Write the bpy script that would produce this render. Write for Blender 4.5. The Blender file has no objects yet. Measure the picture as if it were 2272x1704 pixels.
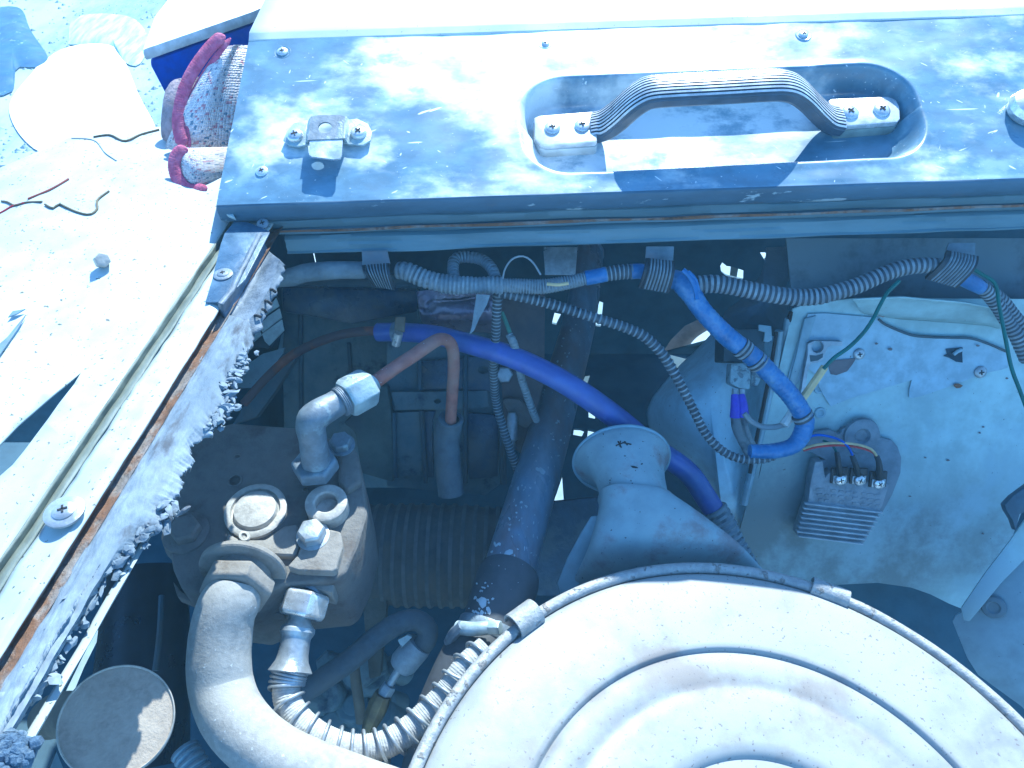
import bpy, bmesh, math, random
from mathutils import Vector, Matrix, noise
from mathutils.geometry import tessellate_polygon
R = math.radians
random.seed(4)
sc = bpy.context.scene
COL = sc.collection

# ------------------------------------------------------------------ camera, sky, sun, exposure
CAM_Z = 1.30                      # metres above the ground
PITCH = R(45)
FOCAL = 1750.0 / 2272.0           # focal length / image width
cam = bpy.data.cameras.new('camera')
cam.sensor_width = 36; cam.lens = 36 * FOCAL
cam.clip_start = 0.01; cam.clip_end = 400
cam_o = bpy.data.objects.new('camera', cam); COL.objects.link(cam_o)
cam_o.location = (0, 0, CAM_Z); cam_o.rotation_euler = (PITCH, 0, 0)
sc.camera = cam_o

SUN_EL, SUN_AZ = R(46), R(17)     # azimuth measured from +Y towards +X
w = bpy.data.worlds.new('World'); sc.world = w; w.use_nodes = True
nt = w.node_tree
sky = nt.nodes.new('ShaderNodeTexSky'); sky.sky_type = 'NISHITA'; sky.sun_disc = False
sky.sun_elevation = SUN_EL; sky.sun_rotation = SUN_AZ
sky.air_density = 1.0; sky.dust_density = 0.3; sky.ozone_density = 3.0
bgn = nt.nodes['Background']; nt.links.new(sky.outputs[0], bgn.inputs[0]); bgn.inputs[1].default_value = 0.15
sl = bpy.data.lights.new('sun', 'SUN'); sl.energy = 5.0; sl.angle = R(0.5); sl.color = (1.0, 0.835, 0.65)
so = bpy.data.objects.new('sun', sl); COL.objects.link(so)
sd = Vector((math.sin(SUN_AZ) * math.cos(SUN_EL), math.cos(SUN_AZ) * math.cos(SUN_EL), math.sin(SUN_EL)))
so.rotation_euler = sd.to_track_quat('Z', 'Y').to_euler(); so.location = (0, 1, 3)
vs = sc.view_settings
sc.display_settings.display_device = 'sRGB'
vs.view_transform = 'Standard'; vs.look = 'None'; vs.gamma = 1.0; vs.use_curve_mapping = False
vs.exposure = 1.38
# the photograph's camera was set to a cool white balance: sunlight stays white, open shade goes deep blue
vs.use_white_balance = True; vs.white_balance_temperature = 4750; vs.white_balance_tint = -4

# ------------------------------------------------------------------ survey helpers: a point of the photograph -> a place in the world
CAM = Vector((0, 0, CAM_Z))
RT = Vector((1, 0, 0)); UP = Vector((0, math.sin(R(45)), math.cos(R(45)))); FW = Vector((0, math.cos(R(45)), -math.sin(R(45))))
def ray(p): return RT * ((p[0] - 1136) / 1750) - UP * ((p[1] - 852) / 1750) + FW
def pt(p, d): return CAM + ray(p) * d
def pz(p, drop): r = ray(p); return CAM + r * (drop / -r.z)
def px(n, d): return n * d / 1750.0
def zoom(ox, oy, k): return lambda x, y: (ox + x * k, oy + y * k)
A = zoom(0, 0, .3436); B = zoom(500, 0, .3436); C = zoom(1100, 50, .5298); D = zoom(0, 450, .422)
E = zoom(500, 500, .3436); F = zoom(1100, 500, .3436); G = zoom(1600, 500, .482); H = zoom(300, 850, .5146)
I = zoom(700, 1000, .4243); J = zoom(1100, 900, .5298); K = zoom(0, 1000, .4244)
M = zoom(560, 540, .1808); N = zoom(1200, 540, .226); Q = zoom(760, 780, .226)
from mathutils.bvhtree import BVHTree
def surf(geos):
    trees = [BVHTree.FromPolygons([tuple(v) for v in g.v], [list(f) for f in g.f]) for g in (geos if isinstance(geos, (list, tuple)) else [geos])]
    def at(p, lift=.0006):
        r = ray(p).normalized(); best = None
        for t in trees:
            h = t.ray_cast(CAM, r, 3)
            if h[0] is not None and (best is None or h[3] < best[1]): best = (h[0], h[3], h[1])
        if best is None: return None
        n = best[2] if best[2].dot(r) < 0 else -best[2]
        return best[0] + n * lift, n
    return at
def chips(at, spots, seed=1, asp=.6):
    """thin irregular paint flakes lying on a surface: spots are (pixel, half size in pixels)"""
    rnd = random.Random(seed); g = Geo()
    for p, s in spots:
        m = rnd.randint(6, 9); hit = at(p)
        if not hit: continue
        th = rnd.uniform(0, 3.14); P = []
        for k in range(m):
            q = rnd.uniform(.55, 1.25) * s; an = 2 * math.pi * k / m; x, y = math.cos(an) * q, math.sin(an) * q * asp
            h = at((p[0] + x * math.cos(th) - y * math.sin(th), p[1] + x * math.sin(th) + y * math.cos(th)), .00045)
            if not h: break
            P.append(h[0])
        if len(P) == m: g.join(prism(P, -hit[1] * .0004))
    return g
class Frame:
    def __init__(s, o, ex, ez):
        s.o = Vector(o); s.ez = Vector(ez).normalized(); ex = Vector(ex)
        s.ex = (ex - s.ez * ex.dot(s.ez)).normalized(); s.ey = s.ez.cross(s.ex)
    def p(s, x, y, z=0): return s.o + s.ex * x + s.ey * y + s.ez * z
    def hit(s, p, h=0):
        r = ray(p); o = s.o + s.ez * h
        return CAM + r * ((o - CAM).dot(s.ez) / r.dot(s.ez))
    def loc(s, p, h=0):
        q = s.hit(p, h) - s.o; return q.dot(s.ex), q.dot(s.ey)

# ------------------------------------------------------------------ materials
MATS = {}
def mat(name, c1, rough=.6, metal=0., c2=None, scale=40., amount=.5, edge=.12, bump=.15, bscale=160., c3=None, s3=14., a3=.35, spec=.5, coat=0., stretch=(1, 1, 1), speck=None, speck_a=.1, scratch=None, zones=None):
    m = bpy.data.materials.new(name); m.use_nodes = True; t = m.node_tree; b = t.nodes['Principled BSDF']
    N_ = t.nodes.new; L = t.links.new
    co = N_('ShaderNodeTexCoord'); mp = N_('ShaderNodeMapping'); mp.inputs['Scale'].default_value = stretch
    L(co.outputs['Object'], mp.inputs[0])
    def nz(sc_, det=6, ro=.6):
        n = N_('ShaderNodeTexNoise'); n.inputs['Scale'].default_value = sc_; n.inputs['Detail'].default_value = det
        n.inputs['Roughness'].default_value = ro; L(mp.outputs[0], n.inputs['Vector']); return n
    def ramp(src, lo, hi):
        r = N_('ShaderNodeMapRange'); r.inputs['From Min'].default_value = lo; r.inputs['From Max'].default_value = hi
        r.interpolation_type = 'SMOOTHSTEP'; L(src, r.inputs['Value']); return r.outputs[0]
    def mix(fac, a, bb):
        x = N_('ShaderNodeMix'); x.data_type = 'RGBA'; L(fac, x.inputs[0])
        for k, v in ((6, a), (7, bb)):
            if isinstance(v, tuple): x.inputs[k].default_value = (*v, 1)
            else: L(v, x.inputs[k])
        return x.outputs[2]
    col = None
    base = tuple(c1)
    n0 = nz(bscale * .5, 4)
    lo = tuple(v * .8 for v in base); hi = tuple(min(1, v * 1.18) for v in base)
    col = mix(ramp(n0.outputs[0], .3, .7), lo, hi)
    f2 = None
    if c2:
        n = nz(scale); src = n.outputs[0]
        for zc, zr, za in (zones or ()):   # zones where the second colour gathers: painted glare on the panel, grime on the wing
            vd = N_('ShaderNodeVectorMath'); vd.operation = 'DISTANCE'; L(co.outputs['Object'], vd.inputs[0]); vd.inputs[1].default_value = zc
            mr = N_('ShaderNodeMapRange'); mr.interpolation_type = 'SMOOTHSTEP'; mr.inputs['From Min'].default_value = zr; mr.inputs['From Max'].default_value = 0; mr.inputs['To Max'].default_value = za
            L(vd.outputs['Value'], mr.inputs['Value']); ad = N_('ShaderNodeMath'); L(src, ad.inputs[0]); L(mr.outputs[0], ad.inputs[1]); src = ad.outputs[0]
        f2 = ramp(src, 1 - amount - edge * .5 + .0, 1 - amount + edge * .5)
        col = mix(f2, col, tuple(c2))
    if c3:
        n = nz(s3, 8, .65); col = mix(ramp(n.outputs[0], 1 - a3 - .06, 1 - a3 + .10), col, tuple(c3))
    if speck:
        v = N_('ShaderNodeTexNoise'); v.inputs['Scale'].default_value = 420; v.inputs['Detail'].default_value = 2; L(mp.outputs[0], v.inputs['Vector'])
        col = mix(ramp(v.outputs[0], 1 - speck_a - .3 + .3 - .0, 1 - speck_a + .03), col, tuple(speck))
    if scratch:
        for k, (rz, sx) in enumerate(((.5, 1.), (-.7, 1.), (1.3, 1.), (.05, 1.4))):
            m2 = N_('ShaderNodeMapping'); m2.vector_type = 'TEXTURE'; m2.inputs['Rotation'].default_value = (0, 0, rz); m2.inputs['Scale'].default_value = (1 / (16 * sx), 1 / 300, 1 / 300); m2.inputs['Location'].default_value = (k * 3.1, k, 0)
            L(co.outputs['Object'], m2.inputs[0]); n = N_('ShaderNodeTexNoise'); n.inputs['Scale'].default_value = 1.0; n.inputs['Detail'].default_value = 1.5; n.inputs['Distortion'].default_value = .25; L(m2.outputs[0], n.inputs['Vector'])
            col = mix(ramp(n.outputs[0], .745, .775), col, tuple(scratch))
    L(col, b.inputs['Base Color'])
    nr = nz(scale * .7, 5)
    rr = N_('ShaderNodeMapRange'); rr.inputs['To Min'].default_value = max(.05, rough - .12); rr.inputs['To Max'].default_value = min(1, rough + .15)
    rr.inputs['From Min'].default_value = .35; rr.inputs['From Max'].default_value = .65
    L(nr.outputs[0], rr.inputs['Value']); L(rr.outputs[0], b.inputs['Roughness'])
    b.inputs['Metallic'].default_value = metal; b.inputs['Specular IOR Level'].default_value = spec; b.inputs['Coat Weight'].default_value = coat
    if bump:
        nb = nz(bscale, 6, .65); bp = N_('ShaderNodeBump'); bp.inputs['Strength'].default_value = bump; bp.inputs['Distance'].default_value = .0015
        L(nb.outputs[0], bp.inputs['Height'])
        if f2:
            b2 = N_('ShaderNodeBump'); b2.inputs['Strength'].default_value = bump; b2.inputs['Distance'].default_value = .0006
            L(f2, b2.inputs['Height']); L(bp.outputs[0], b2.inputs['Normal']); L(b2.outputs[0], b.inputs['Normal'])
        else: L(bp.outputs[0], b.inputs['Normal'])
    MATS[name] = m; return m

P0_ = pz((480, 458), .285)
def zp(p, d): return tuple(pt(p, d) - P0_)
panel_m = mat('worn blue grey enamel with painted glare', (.115, .19, .27), .30, 0, c2=(.66, .70, .71), scale=11, amount=.385, zones=((zp((1500, 300), .60), .10, .22), (zp((1750, 300), .60), .08, .22), (zp((1250, 400), .57), .07, .18), (zp((1080, 230), .62), .12, .36), (zp((1400, 80), .68), .20, .42), (zp((1780, 90), .68), .15, .32), (zp((930, 220), .62), .08, .22), (zp((1160, 420), .55), .06, .2), (zp((2050, 60), .70), .08, .12), (zp((600, 400), .56), .05, .1), (zp((1400, 330), .60), .07, .14), (zp((640, 130), .65), .07, .14), (zp((720, 330), .58), .06, .12), (zp((850, 400), .57), .06, .12), (zp((1620, 420), .58), .05, .05)), edge=.20, bump=.06, bscale=90, c3=(.22, .31, .38), s3=24, a3=.42, spec=.6, stretch=(1, 1.6, 1), speck=(.55, .58, .6), speck_a=.27, scratch=(.62, .66, .68))  # white zones paint sun glare and the lit recess floor into the worn enamel
beam_m = mat('dusty dark green grey beam paint', (.10, .165, .21), .6, 0, c2=(.15, .22, .265), scale=26, amount=.5, edge=.3, bump=.25, bscale=70, c3=(.16, .07, .035), s3=30, a3=.30, stretch=(.25, 1, 1))
white_m = mat('chalky white body paint', (.60,.62,.60), .5, 0, c2=(.48,.52,.52), scale=7, amount=.45, edge=.4, bump=.08, bscale=60, speck=(.25, .25, .25), speck_a=.30)
fender_m = mat('cream white fender paint', (.46,.50,.49), .55, 0, c2=(.27,.325,.34), scale=4.5, amount=.42, edge=.5, bump=.1, bscale=60, speck=(.10, .10, .08), speck_a=.335)  # pale cyan second colour stands in for soft shade on the curved skin
rust_m = mat('rusty seam', (.20, .18, .165), .8, 0, c2=(.16, .085, .045), scale=45, amount=.52, edge=.15, bump=.8, bscale=220, c3=(.055, .04, .03), s3=90, a3=.4)
seal_m = mat('painted crumbling foam seal', (.20, .235, .27), .9, 0, c2=(.13, .165, .205), scale=30, amount=.45, edge=.3, bump=.35, bscale=500, c3=(.07, .075, .085), s3=60, a3=.40, stretch=(1, .45, 1))
pad_m = mat('black ribbed rubber', (.022, .03, .04), .6, 0, bump=.1)
nose_m = mat('chipped nose with painted shade', (.06, .10, .15), .5, 0, c2=(.32, .38, .42), scale=42, amount=.39, edge=.03, bump=.25, bscale=120, c3=(.13, .10, .09), s3=24, a3=.36, stretch=(.35, 1.5, 1))  # base darkened: shade below the panel edge put into the chipped nose
crease_m = mat('greenish grey crease', (.15, .17, .14), .8, 0, c2=(.24, .265, .23), scale=60, amount=.42, edge=.3, bump=.3, bscale=300, stretch=(1, .5, 1))  # darker greenish grey along the fender's crease
rubber_m = mat('cracked black rubber', (.075, .095, .125), .55, 0, c2=(.15, .18, .22), scale=60, amount=.5, edge=.4, bump=.5, bscale=240)
dark_m = mat('grimy black metal', (.055,.09,.12), .7, 0, c2=(.07, .075, .075), scale=20, amount=.5, edge=.3, bump=.5, bscale=80)  # grimy black lifted bluish; lens veil put into the base colour
deep_m = mat('dark underbody', (.045,.085,.12), .85, 0, c2=(.065,.11,.145), scale=12, amount=.45, edge=.4, bump=.3, bscale=60)  # underbody base raised blue-green to carry the lens veil
block_m = mat('grimy dusty engine paint', (.085,.135,.17), .7, 0, c2=(.15,.175,.17), scale=22, amount=.55, edge=.35, bump=.7, bscale=90, c3=(.03,.045,.07), s3=30, a3=.42)  # bluish lift under the grime stands in for lens veil
cast_m = mat('dusty cast iron', (.12,.115,.105), .8, 0, c2=(.15,.135,.12), scale=35, amount=.5, edge=.5, bump=.6, bscale=260, c3=(.085,.07,.06), s3=25, a3=.42)
dust_m = mat('pale dusty machined steel', (.38, .36, .32), .55, .1, c2=(.27, .25, .22), scale=90, amount=.4, edge=.3, bump=.3, bscale=300)
steel_m = mat('tarnished zinc steel', (.40, .43, .45), .38, .55, c2=(.26, .28, .30), scale=80, amount=.45, edge=.3, bump=.2, bscale=250)
plate_m = mat('dull plated fitting', (.16, .19, .225), .48, .15, c2=(.22, .27, .30), scale=70, amount=.40, edge=.06, bump=.3, bscale=260)
bright_m = mat('bright plated steel', (.72, .72, .70), .25, .7, c2=(.5, .5, .5), scale=90, amount=.4, edge=.3, bump=.1, bscale=300)
zincnut_m = mat('flaking pale zinc nut', (.34, .41, .43), .4, .2, c2=(.20, .25, .29), scale=70, amount=.36, edge=.05, bump=.4, bscale=200)
hoseg_m = mat('dusty grey rubber hose', (.28,.27,.25), .8, 0, c2=(.34,.33,.305), scale=18, amount=.45, edge=.5, bump=.25, bscale=420, speck=(.5, .5, .5), speck_a=.3)
hosel_m = mat('pale ribbed cloth hose', (.40, .40, .38), .85, 0, c2=(.32, .32, .31), scale=30, amount=.4, edge=.4, bump=.5, bscale=500)
hosek_m = mat('dark dusty rubber hose', (.08, .10, .12), .75, 0, c2=(.12, .13, .135), scale=30, amount=.45, edge=.4, bump=.3, bscale=300)
brown_m = mat('dusty brown rubber tube', (.23, .10, .075), .6, 0, c2=(.26, .17, .14), scale=40, amount=.42, edge=.4, bump=.2, bscale=300, speck=(.4, .42, .45), speck_a=.28)
blue_m = mat('glossy royal blue hose', (.065,.085,.33), .42, 0, c2=(.09,.14,.33), scale=25, amount=.4, edge=.5, bump=.06, bscale=120)
tape_m = mat('wrinkled blue tape', (.055,.135,.34), .38, 0, c2=(.13,.22,.38), scale=55, amount=.4, edge=.25, bump=.7, bscale=110)
cond_m = mat('dusty corrugated conduit', (.028,.038,.052), .65, 0, c2=(.06,.075,.09), scale=60, amount=.5, edge=.3, bump=.3, bscale=350)
condl_m = mat('pale dusty corrugated conduit', (.09,.11,.13), .75, 0, c2=(.20,.23,.25), scale=90, amount=.52, edge=.2, bump=.5, bscale=300)
ribtop_m = mat('pale conduit ribs', (.22,.26,.29), .75, 0, c2=(.14,.17,.20), scale=90, amount=.5, edge=.3, bump=.3, bscale=300)  # paler colour for rib tops, against the darker grooves
cloth_m = mat('dusty cloth tape', (.13,.16,.19), .9, 0, c2=(.21,.25,.28), scale=35, amount=.5, edge=.35, bump=1.0, bscale=120)
wing_m = mat('faded light blue paint', (.36,.47,.47), .55, 0, c2=(.27,.35,.38), scale=7, amount=.45, edge=.45, bump=.15, bscale=70, c3=(.16, .21, .245), s3=7, a3=.46, speck=(.10, .09, .08), speck_a=.265)
bucket_m = mat('dusty light blue pressed steel', (.27,.36,.41), .6, 0, c2=(.21,.28,.33), scale=10, amount=.45, edge=.5, bump=.15, bscale=90, speck=(.08, .10, .12), speck_a=.27)
filter_m = mat('dusty silver grey enamel', (.22,.228,.228), .5, 0, c2=(.275,.285,.28), scale=9, amount=.5, edge=.25, bump=.08, bscale=120, c3=(.19,.175,.165), s3=13, a3=.42, speck=(.13, .12, .12), speck_a=.335)
rim_m = mat('chipped cream rim', (.30,.305,.30), .5, .1, c2=(.20, .185, .17), scale=130, amount=.38, edge=.08, bump=.8, bscale=260)
snork_m = mat('stained blue grey duct paint', (.24,.305,.335), .6, 0, c2=(.27,.33,.35), scale=12, amount=.5, edge=.4, bump=.25, bscale=90, c3=(.19, .18, .185), s3=22, a3=.44, speck=(.07, .07, .08), speck_a=.29)
pipe_m = mat('dark blue painted pipe with rust bloom', (.19,.25,.33), .36, .1, c2=(.17,.145,.15), scale=22, amount=.50, edge=.3, bump=.3, bscale=150, speck=(.45, .50, .55), speck_a=.30, c3=(.26,.33,.41), s3=16, a3=.35, stretch=(1, .35, 1))
foil_m = mat('dull crumpled foil', (.22, .19, .24), .3, .5, c2=(.30, .27, .30), scale=40, amount=.4, edge=.3, bump=1.0, bscale=28)
alu_m = mat('cast aluminium', (.33, .37, .41), .5, .3, c2=(.25, .28, .32), scale=60, amount=.4, edge=.3, bump=.3, bscale=260)
reg_m = mat('dusty cast alloy', (.24, .27, .30), .6, .2, c2=(.32, .345, .37), scale=50, amount=.45, edge=.4, bump=.6, bscale=200)
brass_m = mat('dirty brass', (.22, .17, .08), .5, .6, c2=(.12, .10, .07), scale=60, amount=.5, edge=.4, bump=.4, bscale=200)
black_m = mat('plain black plastic', (.02, .022, .026), .45, 0, bump=.1)
cross_m = mat('dark screw recess', (.015, .015, .018), .8, 0, bump=0)
dish_m = mat('dusty brown rubber diaphragm', (.27, .225, .18), .9, 0, c2=(.36, .31, .25), scale=40, amount=.5, edge=.5, bump=.5, bscale=600)
green_m = mat('green wire', (.01, .085, .075), .5, 0, bump=0)
yell_m = mat('cream yellow sleeve', (.50, .42, .22), .6, 0, bump=.2)
red_m = mat('red wire', (.35, .03, .04), .5, 0, bump=0)
wblue_m = mat('blue wire', (.01, .06, .40), .45, 0, bump=0)
wgrey_m = mat('grey wire', (.25, .28, .30), .6, 0, bump=0)
wolive_m = mat('olive twisted wire', (.10, .085, .05), .7, 0, bump=.2)
purple_m = mat('purple plastic sleeve', (.10, .06, .60), .4, 0, bump=.1)
case_m = mat('blue case', (.004, .045, .42), .45, 0, c2=(.008, .06, .45), scale=30, amount=.4, edge=.5, bump=.2, bscale=200)
casew_m = mat('white case lid', (.75, .77, .78), .6, 0, bump=.1)
ground_m = mat('pale dusty concrete', (.22,.29,.33), .9, 0, c2=(.36, .42, .45), scale=3.0, amount=.5, edge=.25, bump=.6, bscale=60, c3=(.16,.24,.30), s3=1.8, a3=.34, stretch=(1.2, .5, 1))
tarp_m = mat('dark blue cloth', (.03, .09, .20), .8, 0, c2=(.3, .4, .5), scale=30, amount=.33, edge=.1, bump=.5, bscale=30)
paper_m = mat('white cloth', (.74, .76, .76), .8, 0, bump=.3, bscale=30)
slat_m = mat('pale cream slat', (.60, .68, .66), .5, 0, bump=.05)
redk_m = mat('red knitted hem', (.40, .08, .17), .9, 0, c2=(.50, .17, .27), scale=120, amount=.45, edge=.3, bump=.8, bscale=500)
greyk_m = mat('grey brown knitted lining', (.30, .25, .27), .95, 0, c2=(.20, .16, .18), scale=150, amount=.4, edge=.3, bump=1., bscale=400)

def knit_mat():
    m = bpy.data.materials.new('mottled knitted wool'); m.use_nodes = True; t = m.node_tree; b = t.nodes['Principled BSDF']
    uv = t.nodes.new('ShaderNodeUVMap'); uv.uv_map = 'UVMap'
    mp = t.nodes.new('ShaderNodeMapping'); mp.inputs['Scale'].default_value = (120, 13, 1); t.links.new(uv.outputs[0], mp.inputs[0])
    v = t.nodes.new('ShaderNodeTexVoronoi'); v.inputs['Scale'].default_value = 1.0; v.inputs['Randomness'].default_value = .35
    t.links.new(mp.outputs[0], v.inputs['Vector'])
    sp = t.nodes.new('ShaderNodeSeparateColor'); t.links.new(v.outputs['Color'], sp.inputs[0])
    r = t.nodes.new('ShaderNodeValToRGB'); r.color_ramp.interpolation = 'CONSTANT'
    cs = [(0, (.76, .72, .71)), (.34, (.60, .55, .57)), (.60, (.48, .27, .31)), (.67, (.72, .68, .69)), (.84, (.20, .27, .35)), (.91, (.66, .62, .61))]
    e = r.color_ramp.elements
    while len(e) < len(cs): e.new(.5)
    for k, (p_, c_) in enumerate(cs): e[k].position = p_; e[k].color = (*c_, 1)
    t.links.new(sp.outputs[0], r.inputs[0]); t.links.new(r.outputs[0], b.inputs['Base Color']); b.inputs['Roughness'].default_value = .95
    bp = t.nodes.new('ShaderNodeBump'); bp.inputs['Strength'].default_value = 1.; bp.inputs['Distance'].default_value = .0012; bp.invert = True
    t.links.new(v.outputs['Distance'], bp.inputs['Height']); t.links.new(bp.outputs[0], b.inputs['Normal'])
    return m
knit_m = knit_mat()

# ------------------------------------------------------------------ geometry: each returns [verts, faces, material indices, uvs]
class Geo:
    def __init__(s): s.v = []; s.f = []; s.m = []; s.uv = []
    def add(s, v, f, m=0, uv=None):
        o = len(s.v); s.v += [Vector(x) for x in v]
        for k, q in enumerate(f):
            s.f.append([i + o for i in q]); s.m.append(m if isinstance(m, int) else m[k])
            s.uv.append(uv[k] if uv else [(0, 0)] * len(q))
        return s
    def join(s, g, m=None):
        o = len(s.v); s.v += g.v; s.f += [[i + o for i in q] for q in g.f]
        s.m += g.m if m is None else [m] * len(g.m); s.uv += g.uv; return s

def world_of(o):
    p = Vector((0, 0, 0))
    while o: p += o.location; o = o.parent
    return p
def mk(name, g, mats, parent=None, bevel=0, angle=35, seg=2, subsurf=0, solid=0, smooth=True):
    off = world_of(parent)
    if parent is None:
        xs = [v.x for v in g.v]; ys = [v.y for v in g.v]; zs = [v.z for v in g.v]
        off = Vector(((min(xs) + max(xs)) / 2, (min(ys) + max(ys)) / 2, min(zs)))
    me = bpy.data.meshes.new(name)
    me.from_pydata([v - off for v in g.v], [], g.f)
    if not isinstance(mats, (list, tuple)): mats = [mats]
    for m in mats: me.materials.append(m)
    me.polygons.foreach_set('material_index', g.m)
    if any(any(c != (0, 0) for c in q) for q in g.uv[:4]):
        ul = me.uv_layers.new(name='UVMap'); flat = [c for q in g.uv for p_ in q for c in p_]; ul.data.foreach_set('uv', flat)
    bm = bmesh.new(); bm.from_mesh(me)
    bmesh.ops.recalc_face_normals(bm, faces=bm.faces)
    if bevel:
        ed = [e for e in bm.edges if len(e.link_faces) == 2 and e.calc_face_angle(0) > R(28)]
        bmesh.ops.bevel(bm, geom=ed, offset=bevel, segments=seg, affect='EDGES', profile=.6, clamp_overlap=True)
    bm.to_mesh(me); bm.free()
    if smooth:
        me.polygons.foreach_set('use_smooth', [True] * len(me.polygons)); me.set_sharp_from_angle(angle=R(angle))
    me.update()
    o = bpy.data.objects.new(name, me); COL.objects.link(o)
    if parent: o.parent = parent
    else: o.location = off
    if solid:
        md = o.modifiers.new('thickness', 'SOLIDIFY'); md.thickness = solid; md.offset = -1
    if subsurf:
        md = o.modifiers.new('smooth', 'SUBSURF'); md.levels = subsurf; md.render_levels = subsurf
    return o
def thing(name, label, cat, loc, group=None):
    o = bpy.data.objects.new(name, None); COL.objects.link(o); o.location = loc; o.empty_display_size = .02
    return tag(o, label, cat, group)
def tag(o, label, cat, group=None):
    o['label'] = label; o['category'] = cat
    if group: o['group'] = group
    return o
def struct(o): o['kind'] = 'structure'; return o

def catmull(pts, rad, step):
    P = [Vector(p) for p in pts]
    if len(P) == 2: P = [P[0], P[0].lerp(P[1], .5), P[1]]; rad = [rad[0], (rad[0] + rad[1]) / 2, rad[1]]
    Pe = [P[0] * 2 - P[1]] + P + [P[-1] * 2 - P[-2]]; out = []; ro = []
    for i in range(1, len(Pe) - 2):
        a, b, c, d = Pe[i - 1:i + 3]; n = max(2, int((c - b).length / step * 2) + 2)
        for k in range(n):
            t = k / n
            q = .5 * ((2 * b) + (c - a) * t + (2 * a - 5 * b + 4 * c - d) * t * t + (3 * b - a - 3 * c + d) * t ** 3)
            out.append(q); ro.append(rad[i - 1] * (1 - t) + rad[i] * t)
    out.append(P[-1]); ro.append(rad[-1])
    # uniform resample
    L = [0]
    for i in range(1, len(out)): L.append(L[-1] + (out[i] - out[i - 1]).length)
    n = max(2, int(L[-1] / step)); res = []; rr = []; j = 0
    for k in range(n + 1):
        s = L[-1] * k / n
        while j < len(L) - 2 and L[j + 1] < s: j += 1
        t = (s - L[j]) / max(1e-9, L[j + 1] - L[j]); res.append(out[j].lerp(out[j + 1], t)); rr.append(ro[j] * (1 - t) + ro[j + 1] * t)
    return res, rr, L[-1]
def frames(path):
    T = []
    for i in range(len(path)):
        a = path[max(0, i - 1)]; b = path[min(len(path) - 1, i + 1)]; T.append((b - a).normalized())
    n = T[0].orthogonal().normalized(); out = []
    for t in T:
        n = (n - t * n.dot(t)).normalized(); out.append((t, n, t.cross(n)))
    return out
def tube(pts, rad, n=16, rib=None, cap=True, step=.004, wob=0, hollow=False):
    """rib = (pitch, amplitude, ridge share); ridge faces get material 1"""
    if not isinstance(rad, (list, tuple)): rad = [rad] * len(pts)
    if rib: step = rib[0] / 6
    path, rr, L = catmull(pts, list(rad), step); fr = frames(path); g = Geo(); V = []; top = []
    for i, (p, r, (t, a, b)) in enumerate(zip(path, rr, fr)):
        s = L * i / (len(path) - 1); hi = 0
        if rib:
            ph = (i % 6) / 6
            up = (0, .75, 1, 1, .75, 0)[i % 6] if rib[2] >= .5 else (0, 0, .8, 1, .8, 0)[i % 6]
            r = r * (1 + rib[1] * (up - .5) * 2); hi = up > .7
        top.append(hi)
        for k in range(n):
            an = 2 * math.pi * k / n; rk = r
            if wob: rk *= 1 + wob * noise.noise(Vector((s * 90, math.cos(an) * 1.6, math.sin(an) * 1.6)))
            V.append(p + a * (rk * math.cos(an)) + b * (rk * math.sin(an)))
    Fc = []; mi = []; uv = []
    for i in range(len(path) - 1):
        for k in range(n):
            k2 = (k + 1) % n
            Fc.append([i * n + k, i * n + k2, (i + 1) * n + k2, (i + 1) * n + k]); mi.append(1 if (top[i] and top[i + 1]) else 0)
            u0, u1 = k / n, (k + 1) / n; s0, s1 = L * i / (len(path) - 1) * 10, L * (i + 1) / (len(path) - 1) * 10
            uv.append([(u0, s0), (u1, s0), (u1, s1), (u0, s1)])
    if cap:
        Fc.append(list(range(n))[::-1]); Fc.append([(len(path) - 1) * n + k for k in range(n)]); mi += [0, 0]; uv += [[(0, 0)] * n] * 2
    g.add(V, Fc, mi, uv)
    if not rib: g.m = [0] * len(g.m)
    return g
def lathe(o, axis, prof, n=32, ph=0, sq=1., side=None):
    """prof: (radius, height) from the outside in or out; n = 6 makes a hexagon"""
    o = Vector(o); ax = Vector(axis).normalized(); a = (Vector(side) - ax * Vector(side).dot(ax)).normalized() if side else ax.orthogonal().normalized(); b = ax.cross(a)
    V = []; Fc = []
    for r, h in prof:
        for k in range(n):
            t = 2 * math.pi * k / n + ph; V.append(o + ax * h + a * (r * math.cos(t)) + b * (r * sq * math.sin(t)))
    for i in range(len(prof) - 1):
        for k in range(n):
            k2 = (k + 1) % n; Fc.append([i * n + k, i * n + k2, (i + 1) * n + k2, (i + 1) * n + k])
    if prof[0][0] > 1e-6: Fc.append(list(range(n)))
    if prof[-1][0] > 1e-6: Fc.append([(len(prof) - 1) * n + k for k in range(n)])
    g = Geo(); g.add(V, Fc); return weld(g)
def weld(g):
    bm = bmesh.new(); vs_ = [bm.verts.new(v) for v in g.v]
    for f, m in zip(g.f, g.m):
        ff = []
        for i in f:
            if not ff or (vs_[i].co - vs_[ff[-1]].co).length > 1e-7: ff.append(i)
        if len(ff) > 2 and (vs_[ff[0]].co - vs_[ff[-1]].co).length < 1e-7: ff.pop()
        if len(ff) > 2:
            try: q = bm.faces.new([vs_[i] for i in ff]); q.material_index = m
            except ValueError: pass
    bmesh.ops.remove_doubles(bm, verts=bm.verts, dist=1e-7)
    bm.verts.index_update(); out = Geo()
    out.add([v.co.copy() for v in bm.verts], [[v.index for v in f.verts] for f in bm.faces], [f.material_index for f in bm.faces]); bm.free(); return out
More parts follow.
